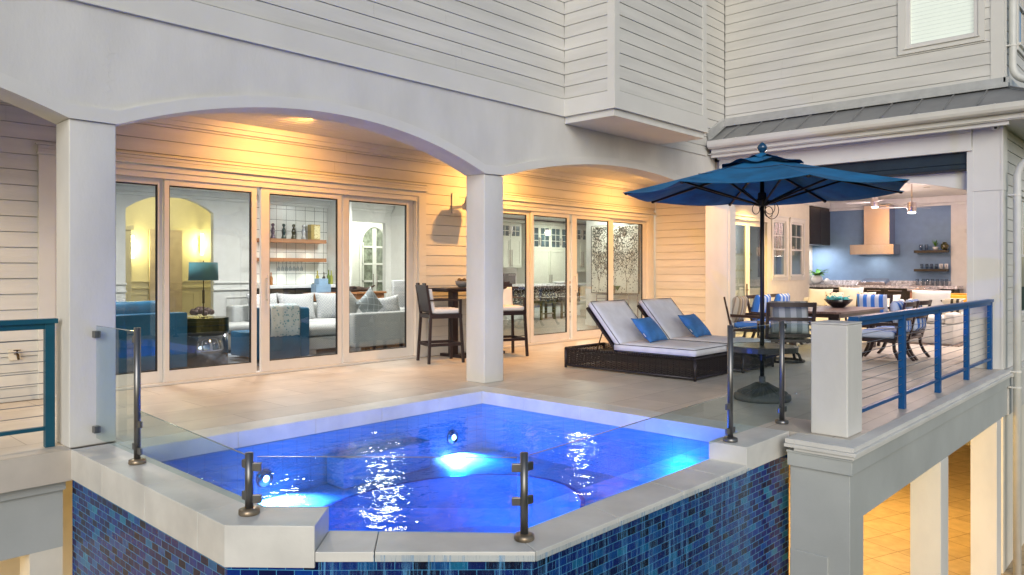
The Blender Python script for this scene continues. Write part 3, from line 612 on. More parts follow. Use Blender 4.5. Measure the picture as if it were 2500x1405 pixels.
# ================================================================ HOT TUB (raised spa with spill edge)
T = thing('hot_tub', (4.3, 4.6, 0), 'blue lit spa with pale stone coping and dark blue mosaic outer wall', 'hot tub')
ZW = -.144
mb = MB(); mb.wall([(2.022, 6.795), (2.022, 4.115), (2.35, 3.742), (3.215, 2.832), (6.34, 2.80), (6.66, 2.79)], -3, -.2); mb.build('mosaic_wall', mosaicm, T)
mb = MB(); bw = [(2.338, 6.397), (6.336, 6.397), (6.336, 3.124), (3.348, 3.106), (2.338, 4.256), (2.338, 6.397)]; mb.wall(bw, -1.2, -.152)
plaster = tiles('spa_plaster_tile', (.28, .56, .70), (.22, .50, .66), (.12, .34, .50), .15, .15, .003, .3, off=0, kind='UV', var=.2)
mb.build('basin_wall', plaster, T)
mb = MB(); mb.prism(bw[:-1], -1.22, -1.199)
spa_in = M('spa_plaster', (.26, .56, .70), .5, var=.15, scale=3)
mb.build('basin_floor', spa_in, T)
mb = MB()   # bench with a rounded well
n = 28; cx, cy, rx, ry = 4.35, 4.85, 1.45, 1.05
outer = [(2.34, 6.39), (6.33, 6.39), (6.33, 3.13), (3.35, 3.11), (2.34, 4.26)]
ring = [(cx + rx * cos(2 * pi * k / n), cy + ry * sin(2 * pi * k / n)) for k in range(n)]
def ray_out(px, py):
    dx, dy = px - cx, py - cy; best = 1e9
    for (x1, y1), (x2, y2) in zip(outer, outer[1:] + outer[:1]):
        ex, ey = x2 - x1, y2 - y1; den = dx * ey - dy * ex
        if abs(den) < 1e-9: continue
        tt = ((x1 - cx) * ey - (y1 - cy) * ex) / den; uu = ((x1 - cx) * dy - (y1 - cy) * dx) / den
        if tt > 0 and -1e-6 <= uu <= 1 + 1e-6: best = min(best, tt)
    return (cx + dx * best, cy + dy * best)
ro = [ray_out(*p) for p in ring]
vs = [(x, y, -.66) for x, y in ring] + [(x, y, -.66) for x, y in ro] + [(x, y, -1.2) for x, y in ring]
mb.add(vs, [(k, (k + 1) % n, (k + 1) % n + n, k + n) for k in range(n)] + [(k, k + 2 * n, (k + 1) % n + 2 * n, (k + 1) % n) for k in range(n)]); mb.build('bench', spa_in, T)
mb = MB()
for k in range(n):
    a, b = ring[k], ring[(k + 1) % n]; f = .965
    mb.add([(a[0], a[1], -.655), (b[0], b[1], -.655), (cx + (b[0] - cx) * f, cy + (b[1] - cy) * f, -.655), (cx + (a[0] - cx) * f, cy + (a[1] - cy) * f, -.655)], [(0, 1, 2, 3)])
mb.build('bench_edge_band', M('spa_edge_tile', (.02, .09, .30), .3, var=.2, scale=20), T)
mb = MB(); mb.box(4.15, 5.25, 6.08, 6.38, -.655, -.36); mb.build('entry_step', spa_in, T, bevel=.02, seg=3)
def stones(name, runs, z0, z1):
    mb = MB()
    for poly in runs: mb.prism(poly, z0, z1)
    return mb.build(name, coping_m, T, bevel=.004)
coping_m = M('honed_coping_stone', (.66, .66, .63), .42, var=.10, scale=2.5, bmp=.15, bscale=70)
lb = [(2.0, 6.795), (2.335, 6.795), (2.335, 4.26), (2.60, 3.965), (2.343, 3.718), (2.0, 4.105)]
ys = [6.795, 6.05, 5.25, 4.45]
runs = [[(2.0, a), (2.335, a), (2.335, b + .0025), (2.0, b + .0025)] for a, b in zip(ys, ys[1:])] + [[(2.0, 4.45), (2.335, 4.45), (2.335, 4.26), (2.60, 3.965), (2.343, 3.718), (2.0, 4.105)]]
stones('coping', runs, -.24, 0)
xs_ = [2.339, 3.25, 4.05, 4.85, 5.65, 6.336]
stones('coping', [[(a, 6.745), (b - .0025, 6.745), (b - .0025, 6.402), (a, 6.402)] for a, b in zip(xs_, xs_[1:])], -.15, 0)
ys = [6.745, 5.72, 4.92, 4.12, 3.24]
stones('coping', [[(6.34, a), (6.646, a), (6.646, b + .0025), (6.34, b + .0025)] for a, b in zip(ys, ys[1:])], -.15, 0)
stones('coping', [[(5.79, 3.118), (6.336, 3.118), (6.34, 3.236), (6.646, 3.236), (6.646, 2.78), (5.80, 2.78)]], -.2, 0)
# spill edge
def lerp(p, q, t): return (p[0] + (q[0] - p[0]) * t, p[1] + (q[1] - p[1]) * t)
wi = [(2.602, 3.962), (3.345, 3.10), (5.788, 3.117)]; wo = [(2.345, 3.716), (3.205, 2.800), (5.798, 2.780)]
runs = [[lerp(wo[0], wo[1], a), lerp(wo[0], wo[1], b - .004), lerp(wi[0], wi[1], b - .004), lerp(wi[0], wi[1], a)] for a, b in ((0, .27), (.27, 1))]
runs += [[lerp(wo[1], wo[2], a), lerp(wo[1], wo[2], b - .002), lerp(wi[1], wi[2], b - .002), lerp(wi[1], wi[2], a)] for a, b in ((0, .31), (.31, .62), (.62, .84), (.84, 1))]
stones('spill_edge', runs, -.205, -.147)
for x in (3.5, 5.842):
    mb = MB(); mb.lathe([(.0, .03), (.07, .025), (.085, .0)], (0, 0, 0), 20, TR((x, 6.392, -.47), radians(90))); L = mb.build('pool_light', steel, T, smooth=True)
    mb = MB(); mb.lathe([(.0, .042), (.022, .038), (.030, .027)], (0, 0, 0), 20, TR((x, 6.392, -.47), radians(90))); mb.build('lens', emis('pool_light_lens', (1, .80, .95), 45), L)
    lamp('pool_glow', 'SPOT', (x, 6.33, -.42), 420, (1, .40, .72), (radians(28), 0, radians(180 + (25 if x < 4 else -30))), spot_size=radians(95), spot_blend=.8, shadow_soft_size=.04)
    lamp('pool_lamp', 'SPOT', (x, 6.30, -.46), 260, (.0, .30, 1), (radians(46), 0, radians(180 + (18 if x < 4 else -14))), spot_size=radians(104), spot_blend=1, shadow_soft_size=.07)
lamp('pool_fill_centre', 'POINT', (4.3, 4.9, -.32), 17, (.12, .20, 1), shadow_soft_size=.02)  # added source without a fixture, throws blue up onto soffit and door frames
lamp('pool_fill_right', 'POINT', (6.2, 3.7, -.45), 20, (.0, .24, 1), shadow_soft_size=.08)  # bare point source in the basin, no fixture
lamp('pool_fill_left', 'SPOT', (2.46, 4.7, -.45), 620, (.10, .20, 1), (0, radians(-92), 0), spot_size=radians(60), spot_blend=1, shadow_soft_size=.01)  # added spot without a fixture, spills blue onto railing, post and loungers
water = glassmat('spa_water', (.34, .72, .97), 1.34, .0, .42, 6, .85)
mb = MB(); mb.prism([(2.336, 6.40), (6.339, 6.40), (6.339, 3.122), (5.79, 3.115), (3.344, 3.099), (2.601, 3.961), (2.336, 4.255)], ZW - .0005, ZW)
tag(mb.build('water', water), kind='structure')
mb = MB(); mb.wall([(2.36, 3.705), (3.205, 2.786), (5.80, 2.762), (5.815, 2.74)], -3, -.165)
tag(mb.build('waterfall', fallm), 'thin streaks of water falling from the spill edge over the blue mosaic', 'water')
# ================================================================ RAILINGS
def clamp(mb, x, y, z, dx, dy, s=.05):
    a = Vector((dx, dy, 0)).normalized(); p = Vector((x, y, z)); n_ = Vector((-a.y, a.x, 0))
    mb.bar(p + a * .02, p + a * .075, .022, s)
def post_glass(pos, z0, h, label, clamps, rust=False):
    mb = MB(); mb.tube([(*pos, z0 + .02), (*pos, z0 + h)], .024, 16); t = mb.build('post', steelgrey, GB, smooth=True)
    mb = MB(); mb.lathe([(.058, 0), (.062, .006), (.06, .03), (.045, .036), (.03, .037)], (*pos, z0), 24); mb.build('base_flange', M('rust_tinged_steel', (.30, .24, .17), .35, .7, var=.35, scale=10) if rust else steelgrey, t, smooth=True)
    for z, dx, dy in clamps: mb = MB(); clamp(mb, pos[0], pos[1], z, dx, dy); mb.build('clamp', steelgrey, t, bevel=.004)
    return t
GB = thing('glass_balustrade', (4, 4, 0), 'clear glass fence on steel posts round the outer edges of the blue spa', 'balustrade')
p1, p2, p3, p4, p5 = (2.195, 5.90), (2.195, 4.19), (3.30, 2.98), (5.914, 2.983), (6.946, 2.977)
post_glass(p1, 0, 1.02, 'tall steel post on the left spa coping with the blue tinge, where high glass meets low glass', [(.93, 0, 1), (.12, 0, 1), (.30, 0, -1), (.10, 0, -1)], True)
post_glass(p2, 0, .365, 'short steel post with paired clamps on the left corner block of the spa', [(.29, 0, 1), (.10, 0, 1), (.28, .7, -.72), (.09, .7, -.72)], True)
post_glass(p3, -.146, .515, 'short steel post with winged clamps standing on the front spill edge of the spa', [(.28, -.7, .72), (.08, -.7, .72), (.28, 1, .02), (.08, 1, .02)], True)
post_glass(p4, 0, .985, 'tall steel post on the stone block at the right end of the spa', [(.30, -1, 0), (.09, -1, 0), (.90, 1, 0), (.09, 1, 0)])
post_glass(p5, 0, .97, 'tall steel post on the deck edge next to the white pier', [(.92, 1, -.1), (.13, 1, -.1), (.13, -1, 0)])
def panel(a, b, z0a, z1a, z1b, label, g='clear glass panels of the balustrade'):
    a = Vector((*a, 0)); b = Vector((*b, 0)); d = (b - a).normalized(); n_ = Vector((-d.y, d.x, 0)) * .005
    vs = []
    for s_ in (1, -1):
        for p, zt in ((a, z1a), (b, z1b)): vs += [(p + n_ * s_) + Vector((0, 0, z0a)), (p + n_ * s_) + Vector((0, 0, zt))]
    mb = MB(); mb.add(vs, [(0, 2, 3, 1), (4, 5, 7, 6), (0, 1, 5, 4), (2, 6, 7, 3), (1, 3, 7, 5), (0, 4, 6, 2)])
    o = mb.build('glass_panel', glass2, GB)
    e = MB(); e.bar(a + Vector((0, 0, z1a + .001)), b + Vector((0, 0, z1b + .001)), .010, .003); e.build('polished_edge', M('glass_edge', (.24, .30, .31), .2, .2), o)
    return o
panel((2.195, 6.76), (2.195, 5.945), .06, .99, .99, 'high clear glass panel between the left white column and the tall post on the spa coping')
panel((2.195, 5.86), (2.195, 4.235), .05, .40, .345, 'low clear glass panel along the left spa coping')
panel((2.23, 4.155), (3.27, 3.01), .04, .34, .34, 'low clear glass panel across the diagonal spill edge')
panel((3.345, 2.98), (5.87, 2.983), .04, .345, .40, 'long low clear glass panel above the front spill edge')
panel((5.96, 2.983), (6.90, 2.979), .05, .95, .95, 'high clear glass panel between the two tall posts at the right end of the spa')
panel((6.99, 2.96), (6.99, 2.63), .06, .95, .95, 'narrow high clear glass panel beside the white pier')
t = thing('glass_clip', (2.2, 6.79, .5), 'pair of small square steel clips holding glass to the left white column', 'clip')
for z in (.92, .13): mb = MB(); mb.box(2.17, 2.22, 6.74, 6.799, z - .028, z + .028); mb.build('clip_body', steelgrey, t, bevel=.004)
t = thing('pier', (6.88, 2.40, 0), 'square white pier at the corner of the deck where the blue cable railing ends', 'pier')
mb = MB(); mb.box(6.70, 7.07, 2.29, 2.61, .001, .975); mb.build('shaft', stucco, t, bevel=.012); mb = MB(); mb.box(6.70, 7.07, 2.29, 2.61, .9755, .992); mb.build('cap', M('pier_cap', (.62, .61, .58), .5), t, bevel=.006)
def railing(x0, x1, y, posts, label, ztop=1.03, zl=.14, railblue=railblue):
    t = thing('cable_railing', ((x0 + x1) / 2, y, 0), label, 'railing', 'steel cable railings of the deck')
    for x in posts: mb = MB(); mb.box(x - .035, x + .035, y - .03, y + .03, .001, ztop - .041); mb.build('post', railblue, t, bevel=.002)
    mb = MB(); mb.box(x0, x1, y - .045, y + .045, ztop - .04, ztop); mb.build('top_rail', railblue, t, bevel=.003)
    mb = MB(); mb.box(x0 + .04, x1 - .04, y - .02, y + .02, ztop - .085, ztop - .041); mb.build('sub_rail', railblue, t)
    mb = MB(); mb.box(x0 + .01, x1 - .04, y - .022, y + .022, zl, zl + .03); mb.build('bottom_rail', railblue, t)
    k = 8
    for i in range(k): z = zl + .03 + (ztop - .085 - zl - .03) * (i + 1) / (k + 1); mb = MB(); mb.tube([(x0, y, z), (x1 - .03, y, z)], .0035, 6); mb.build('cable', cable, t)
    return t
railing(7.075, 12.86, 2.37, (8.55, 9.96, 11.38, 12.82), 'bright blue railing with thin cables running from the white pier to the pavilion post')
railing(-6, 1.965, 6.995, (-5, -3.2, -1.2, .2, 1.91), 'teal blue railing with thin cables at the left, beside the left white column', 1.055, .142, M('plain_teal_coat', (.002, .075, .125), .38, var=.1))  # same rail paint without the blue light in its colour
# ================================================================ LIGHTS IN THE HOUSE
def downlight(x, y, z, e, col, size=radians(120), rot=(0, 0, 0), em=25):
    t = thing('recessed_light', (x, y, z), 'lit round recessed ceiling light', 'ceiling light')
    mb = MB(); mb.lathe([(.075, -.012), (.06, 0), (.075, .0)], (x, y, z), 20); mb.build('ring', trim, t)
    mb = MB(); mb.lathe([(.0, -.004), (.058, -.004)], (x, y, z), 20); mb.build('bulb', emis('warm_bulb_%d' % em, (1, .82, .5), em), t)
    lamp('spot', 'SPOT', (x, y, z - .03), e, col, rot, spot_size=size, spot_blend=.9, shadow_soft_size=.05)
    return t
def dl(lab, *a, **k): tag(downlight(*a, **k), lab)
dl('warm recessed light in the arcade ceiling above the left sliding door', 5.35, 8.55, 3.437, 165, WARM, radians(160), (radians(38), 0, 0), em=60)
dl('warm recessed light in the arcade ceiling behind the middle white column', 9.75, 8.55, 3.437, 290, WARM, radians(168), (radians(30), 0, 0), em=60)
dl('warm recessed light in the arcade ceiling above the right sliding door', 13.6, 8.5, 3.437, 150, WARM, radians(160), (radians(34), 0, 0), em=60)
dl('added warm recessed light in the arcade ceiling, gilding the corner post', 11.2, 8.2, 3.437, 260, WARM, radians(120), (0, radians(-48), radians(-15)), em=60)  # extra light added to turn the corner post gold
dl('warm recessed light in the arcade ceiling far left beyond the frame', 1.2, 8.6, 3.437, 150, SOFT)
dl('bright recessed light in the pavilion ceiling to the right of the near ceiling fan', 19.0, 4.75, 3.355, 250, (1, .82, .80))
dl('recessed light in the pavilion ceiling above the glass garden doors', 16.3, 7.2, 3.355, 460, (1, .66, .20))
dl('recessed light in the pavilion ceiling over the dining table', 14.6, 4.7, 3.355, 220, (1, .84, .80))
dl('recessed light in the pavilion ceiling over the outdoor sofa', 17.3, 3.4, 3.355, 270, (1, .84, .80))
lamp('cabinet_strip', 'AREA', (21.1, 8.1, 2.12), 14, (1, .95, .95), size=.4)
lamp('hood_light', 'AREA', (21.35, 6.6, 1.87), 3, (1, .9, .8), size=.3)
for x, y, e, c in ((4.0, 11.5, 70, (1, .88, .80)), (7.0, 12.0, 80, (1, .90, .82)), (9.5, 12.5, 75, (1, .9, .78))): lamp('living_ceiling_light', 'AREA', (x, y, 2.98), e, c, size=.5)
for x, y, e in ((13.0, 12.2, 130), (17.5, 13.5, 120), (20.0, 15.8, 62), (14.9, 10.8, 60)): lamp('kitchen_ceiling_light', 'AREA', (x, y, 3.15), e, (1, .94, .74), size=.5)
lamp('pantry_light', 'AREA', (11.8, 15.6, 3.15), 60, (1, .93, .70), size=.4)
lamp('hall_light', 'POINT', (6.6, 15.8, 2.8), 20, (1, .84, .52), shadow_soft_size=.1)
lamp('picture_light', 'AREA', (15.3, 11.2, 3.0), 40, (1, .95, .75), (0, radians(-25), 0), size=.4)
for x, z in ((8.3, 2.03), (8.95, 2.03), (8.3, 1.62), (8.95, 1.62)): lamp('shelf_light', 'SPOT', (x, 14.33, z), 14, (1, .95, .72), (radians(-12), 0, 0), spot_size=radians(110), spot_blend=.9, shadow_soft_size=.03)
for x, y, e in ((8.2, 5, 150), (11.2, 5.5, 170), (14.5, 5.0, 170), (-.5, 8.4, 45)): lamp('lower_ceiling_light', 'POINT', (x, y, -.5), e, (1, .66, .22), shadow_soft_size=.15)
# ================================================================ TERRACE FURNITURE
def ribbon_panel(mb, p, q, z0, z1, rows=17, gap=.14, amp=.006, step=.045, skip=()):
    """woven band between two ground points: rows of waving flat strands over upright stakes"""
    p = Vector((*p, 0)); q = Vector((*q, 0)); L = (q - p).length; d = (q - p) / L; n_ = Vector((-d.y, d.x, 0)); rh = (z1 - z0) / rows
    m = int(L / step)
    for r in range(rows):
        a = z0 + r * rh; b = a + rh * (1 - gap * random.uniform(.6, 1.2)); vs = []
        for i in range(m + 1):
            o = n_ * amp * (1 if (i + r) % 2 else -1); c = p + d * (L * i / m) + o
            vs += [c + Vector((0, 0, a)), c + Vector((0, 0, b))]
        mb.add(vs, [(2 * i, 2 * i + 2, 2 * i + 3, 2 * i + 1) for i in range(m)])
    for i in range(m + 1):
        if i % 2 == 0:
            c = p + d * (L * i / m); mb.bar(c + Vector((0, 0, z0)), c + Vector((0, 0, z1)), .006)
def braid(mb, p, q, z, r=.024):
    p = Vector((*p, z)); q = Vector((*q, z)); L = (q - p).length; d = (q - p) / L; m = int(L / .028); az_ = math.atan2(d.y, d.x)
    for i in range(m + 1):
        mb.ell((0, 0, 0), (.011, r, r * 1.05), 6, 4, TR(p + d * (L * i / m), 0, 0, az_ + .55))
def cushion(mb, w, l, t, mat, rnd=.03):
    """rounded slab with slight crown, w along x, l along y"""
    n = 12; vs = []; fs = []
    for sd_ in (1, -1):
        for i in range(n + 1):
            for j in range(n + 1):
                u = 2 * i / n - 1; v = 2 * j / n - 1
                e = (1 - abs(u) ** 10) * (1 - abs(v) ** 14)
                vs.append((u * w / 2, v * l / 2, sd_ * (t / 2) * (.62 + .38 * max(0, e) ** .5) + .004 * sin(9 * v + 4 * u) * (sd_ > 0)))
    k = (n + 1) ** 2
    for i in range(n):
        for j in range(n):
            a = i * (n + 1) + j; q = (a, a + n + 1, a + n + 2, a + 1); fs.append(q); fs.append(tuple(x + k for x in q)[::-1])
    edge = [i * (n + 1) for i in range(n + 1)] + [n * (n + 1) + j for j in range(1, n + 1)] + [i * (n + 1) + n for i in range(n - 1, -1, -1)] + [j for j in range(n - 1, 0, -1)]
    for a, b in zip(edge, edge[1:] + edge[:1]): fs.append((a, b, b + k, a + k))
    return mb.add(vs, fs, mat)
def piping(w, l, t, mat, r=.005):
    mb = MB()
    for s_ in (1, -1):
        pts = []
        for (cx_, cy_) in ((1, 1), (-1, 1), (-1, -1), (1, -1), (1, 1)): pts.append((cx_ * w / 2, cy_ * l / 2, s_ * t * .31))
        for a, b in zip(pts, pts[1:]): mb.tube([mat @ Vector(lerp3(a, b, k / 6)) for k in range(7)], r, 6)
    return mb
def lerp3(a, b, t): return tuple(a[i] + (b[i] - a[i]) * t for i in range(3))
def make_lounger():
    # local: x across (0..0.95), y from foot (0) to head (2.15)
    t = thing('sun_lounger', (0, 0, 0), 'x', 'sun lounger', 'wicker sun loungers')
    w, L, h = .98, 2.15, .27
    mb = MB(); P = [(0, 0), (w, 0), (w, L), (0, L)]
    for a, b in zip(P, P[1:] + P[:1]): ribbon_panel(mb, a, b, .045, h)
    mb.build('woven_base', wicker, t, local=True)
    mb = MB()
    for a, b in zip(P, P[1:] + P[:1]): braid(mb, a, b, h + .012)
    mb.build('braided_rim', wicker, t, local=True, smooth=True)
    mb = MB()
    for a, b in zip(P, P[1:] + P[:1]): mb.tube([(*a, .035), (*b, .035)], .016, 8)
    for a in P: mb.tube([(*a, .0), (*a, h)], .021, 8)
    mb.build('frame', M('lounger_frame', (.035, .03, .04), .4, .3), t, local=True, smooth=True)
    for x, y in ((.12, .06), (w - .12, .06), (.12, L - .06), (w - .12, L - .06)): mb = MB(); mb.lathe([(.018, 0), (.022, .03)], (x, y, 0), 10); mb.build('foot', blackrub, t, local=True)
    mb = MB(); mb.box(.03, w - .03, .03, 1.28, h - .035, h - .015)
    for k in range(9): mb.box(.03, w - .03, 1.36 + k * .085, 1.40 + k * .085, h - .06, h - .05)
    mb.build('platform', wicker, t, local=True)
    A = TR((w / 2, .655, h + .088), 0, 0, 0)
    mb = MB(); cushion(mb, w - .04, 1.27, .14, A); c = mb.build('seat_cushion', cush, t, local=True, smooth=True); piping(w - .04, 1.27, .14, A).build('piping', navy, c, local=True)
    th = radians(49); Lb = .80; B0 = Vector((w / 2, 1.27, h + .03)); dv = Vector((0, cos(th), sin(th)))
    B = Matrix.Translation(B0 + dv * (Lb / 2 + .02) + Vector((0, -sin(th), cos(th))) * .075) @ Matrix.Rotation(th, 4, 'X')
    mb = MB(); cushion(mb, w - .10, Lb, .115, B); c = mb.build('back_cushion', cush, t, local=True, smooth=True); piping(w - .10, Lb, .115, B).build('piping', navy, c, local=True)
    Fm = Matrix.Translation(B0 + dv * (Lb / 2)) @ Matrix.Rotation(th, 4, 'X')
    mb = MB(); mb.box(-w / 2 + .06, w / 2 - .06, -Lb / 2, Lb / 2 - .02, -.008, .008, Fm); mb.box(-w / 2 + .05, -w / 2 + .09, -Lb / 2, Lb / 2, -.025, .01, Fm); mb.box(w / 2 - .09, w / 2 - .05, -Lb / 2, Lb / 2, -.025, .01, Fm); mb.build('backrest_frame', wicker, t, local=True)
    for x in (.12, w - .12): mb = MB(); e = B0 + dv * .42; mb.tube([(x, e.y, e.z - .02), (x, 1.68, h - .04)], .010, 6); mb.build('prop_leg', bronze, t, local=True)
    return t
lg = make_lounger()
place(lg, 8.79, 4.93, 0, radians(.5), 'wicker sun lounger with white cushions, the nearer one, its long side fully visible')
l2 = copy_tree(lg); place(l2, 9.96, 4.83, 0, radians(0), 'wicker sun lounger with white cushions, the farther one, half hidden behind its twin')
def scatter_pillow(name, w, h, t_, mat, M_, label, smooth=True, pinch=.07, cat='pillow', grp=None):
    mb = MB(); mb.pillow(w, h, t_, Matrix.Identity(4), pinch=pinch); o = mb.build(name, mat, smooth=smooth); o.matrix_world = M_; return tag(o, label, cat, grp)
for x, y, lab in ((9.28, 5.93, 'bright blue square pillow on the nearer sun lounger'), (10.45, 5.86, 'bright blue square pillow on the farther sun lounger')):
    Mx = Matrix.Translation((x, y, .60)) @ Matrix.Rotation(radians(3), 4, 'Z') @ Matrix.Rotation(radians(46), 4, 'X')
    o = scatter_pillow('blue_pillow', .54, .46, .15, bluepil, Mx, lab, grp='blue pillows on the sun loungers')
    mb = MB(); mb.box(-.265, -.25, -.12, -.06, -.004, .004); k = mb.build('care_label', cush, o, local=True)
# ---- umbrella and the table round its pole
UX, UY = 8.08, 3.69
U = thing('patio_umbrella', (UX, UY, 0), 'large octagonal teal blue market umbrella over the sun loungers, open', 'umbrella')
R0, ZR, ZT = 1.56, 2.335, 2.72; PH = radians(40)
def rimp(k, r=R0, z=ZR): return Vector((UX + r * cos(PH + k * pi / 4), UY + r * sin(PH + k * pi / 4), z))
mb = MB(); vs = []; fs = []; NR, NS = 9, 8
rings = []
for i in range(NR + 1):
    f = i / NR; r = .28 + (R0 - .28) * f; row = []
    for k in range(8):
        for s_ in range(NS):
            a = rimp(k, r); b = rimp(k + 1, r); u = s_ / NS; p = a.lerp(b, u); sag = 4 * u * (1 - u)
            p.z = ZR + (ZT - .07 - ZR) * (1 - f) ** 1.08 - .055 * sag * f * (1 - .0 * f) + (.015 * sag if i == NR else 0)
            d = Vector((p.x - UX, p.y - UY, 0)); p -= d * (.045 * sag * f * f)
            row.append(p)
    rings.append(row)
nn = 8 * NS; vs = [p for r in rings for p in r]
fs = [(i * nn + k, i * nn + (k + 1) % nn, (i + 1) * nn + (k + 1) % nn, (i + 1) * nn + k) for i in range(NR) for k in range(nn)]
mb.add(vs, fs); cn = mb.build('canopy', canopy, U, smooth=False)
sm = cn.modifiers.new('thick', 'SOLIDIFY'); sm.thickness = .004
for i in (3,):   # seam ring
    sb = MB(); row = rings[i]
    for k in range(nn): sb.bar(row[k] + Vector((0, 0, .006)), row[(k + 1) % nn] + Vector((0, 0, .006)), .006, .004)
    sb.build('seam', navy, cn)
def vent(r0, r1, z0, z1, wob):
    m_ = MB(); v_ = []; n_ = 48
    for i in range(6):
        f = i / 5; r = r0 + (r1 - r0) * f
        for k in range(n_): a = 2 * pi * k / n_ + PH; v_.append((UX + r * cos(a) * (1 + wob * .3 * f * cos(8 * a)), UY + r * sin(a) * (1 + wob * .3 * f * cos(8 * a)), z0 + (z1 - z0) * (1 - (1 - f) ** 1.3) + wob * f * cos(8 * (a - PH)) * .6 + .012 * f * sin(5 * a)))
    m_.add(v_, [(i * n_ + k, i * n_ + (k + 1) % n_, (i + 1) * n_ + (k + 1) % n_, (i + 1) * n_ + k) for i in range(5) for k in range(n_)]); return m_
v1 = vent(.05, .44, ZT + .02, ZT - .075, .03).build('vent_flap', canopy, U, smooth=True)
v2 = vent(.02, .17, ZT + .055, ZT - .0, .015).build('crown_cap', canopy, U, smooth=True)
mb = MB(); mb.lathe([(0, ZT + .055), (.03, ZT + .058), (.033, ZT + .07), (.05, ZT + .09), (.056, ZT + .115), (.045, ZT + .14), (.02, ZT + .165), (0, ZT + .178)], (UX, UY, 0), 18); mb.build('finial', M('teal_finial', (.01, .06, .14), .2, .1, coat=.5), U, smooth=True)
mb = MB(); mb.tube([(UX, UY, .12), (UX, UY, ZT + .03)], .0235, 16); mb.build('pole', darkmet, U, smooth=True)
mb = MB(); mb.lathe([(.03, 2.17), (.075, 2.18), (.075, 2.24), (.05, 2.26), (.045, 2.32), (.03, 2.33)], (UX, UY, 0), 16); mb.build('hub', darkmet, U); mb = MB(); mb.lathe([(.03, 2.60), (.06, 2.60), (.06, 2.64), (.03, 2.65)], (UX, UY, 0), 16); mb.build('top_hub', darkmet, U)
for k in range(8):
    e = rimp(k, R0 * .975, ZR - .012); tp = Vector((UX + .05 * cos(PH + k * pi / 4), UY + .05 * sin(PH + k * pi / 4), 2.625)); md = tp.lerp(e, .56)
    mb = MB(); mb.bar(tp, e, .016, .026); mb.ell(tuple(e), (.022, .022, .018), 8, 5); rb = mb.build('rib', darkmet, U)
    hb = Vector((UX + .07 * cos(PH + k * pi / 4), UY + .07 * sin(PH + k * pi / 4), 2.20)); mb = MB(); mb.bar(hb, md, .014, .022); mb.build('strut', darkmet, rb)
mb = MB()
for s_, r_, dz in ((1, .10, 0), (1, .075, .03), (-1, .055, .01), (1, .06, -.02)):
    c = Vector((UX, UY, 2.13 + dz)) + Vector((sin(radians(43)), -cos(radians(43)), 0)) * s_ * (r_ * .9 + .02); ax = Vector((sin(radians(43)), -cos(radians(43)), 0))
    mb.tube([c + ax * r_ * .75 * cos(a) + Vector((0, 0, r_ * sin(a))) for a in [2 * pi * i / 20 for i in range(21)]], .0045, 6, False)
mb.build('pulley_cord', blackrub, U, smooth=True)
mb = MB(); mb.lathe([(.30, 0), (.31, .02), (.305, .06), (.25, .085), (.17, .12), (.10, .16), (.05, .185), (.035, .20), (.035, .26)], (UX, UY, .001), 40); bs = mb.build('base', concrete, U, smooth=True)
mb = MB()
for k in range(26):
    a = 2 * pi * k / 26; mb.tube([(UX + r * cos(a + .3 * i * .06), UY + r * sin(a + .3 * i * .06), z) for i, (r, z) in enumerate(((.27, .082), (.2, .115), (.13, .15), (.07, .185)))], .008, 5)
mb.build('base_fold', concrete, bs, smooth=True)
t = thing('round_table', (UX + .02, UY, 0), 'round grey outdoor side table with the umbrella pole running through its top', 'side table')
mb = MB(); mb.lathe([(.036, .585), (.36, .585), (.375, .592), (.375, .602), (.34, .608), (.036, .608)], (UX, UY, 0), 40); mb.build('tabletop', M('weathered_tabletop', (.10, .085, .06), .3, var=.3, scale=5), t, smooth=False)
mb = MB(); mb.lathe([(.365, .545), (.383, .548), (.385, .604), (.372, .61), (.365, .60)], (UX, UY, 0), 40); mb.build('rim', M('dark_table_rim', (.045, .04, .035), .35), t)
mb = MB(); mb.lathe([(.026, .44), (.045, .44), (.045, .584), (.026, .584)], (UX, UY, 0), 16)
for k in range(3): a = k * 2 * pi / 3 + .4; mb.bar((UX + .04 * cos(a), UY + .04 * sin(a), .47), (UX + .33 * cos(a), UY + .33 * sin(a), .56), .02, .02)
mb.build('bracket', darkmet, t)
# ---- bar table and stools
t = thing('bar_table', (8.95, 9.3, 0), 'tall dark bar table against the siding wall, partly behind the middle column', 'table')
mb = MB(); mb.box(8.10, 9.80, 8.98, 9.60, 1.13, 1.165); mb.box(8.16, 9.74, 9.03, 9.55, 1.10, 1.129); mb.build('tabletop', woodblk, t, bevel=.006)
for x in (8.52, 9.42): mb = MB(); mb.box(x - .06, x + .06, 9.24, 9.36, .02, 1.10); mb.box(x - .05, x + .05, 9.0, 9.58, .0, .05); mb.build('leg', woodblk, t, bevel=.004)
mb = MB(); mb.box(8.56, 9.38, 9.28, 9.32, .01, .04); mb.build('stretcher', woodblk, t)
t = thing('bowl', (8.62, 9.18, 1.166), 'small grey bowl of brown fruit on the tall bar table', 'bowl')
mb = MB(); mb.lathe([(.05, 0), (.06, .002), (.11, .05), (.125, .11), (.118, .11), (.10, .05), (0, .02)], (8.62, 9.18, 1.166), 24); mb.build('dish', M('grey_bowl', (.22, .22, .23), .4), t, smooth=True)
mb = MB()
for k in range(7): a = k * .9; mb.ell((8.62 + .06 * cos(a) * (k > 0), 9.18 + .06 * sin(a) * (k > 0), 1.27 + .012 * (k % 3)), (.035, .035, .03), 8, 6)
mb.build('fruit', M('brown_fruit', (.20, .12, .04), .6, var=.4, scale=20), t, smooth=True)
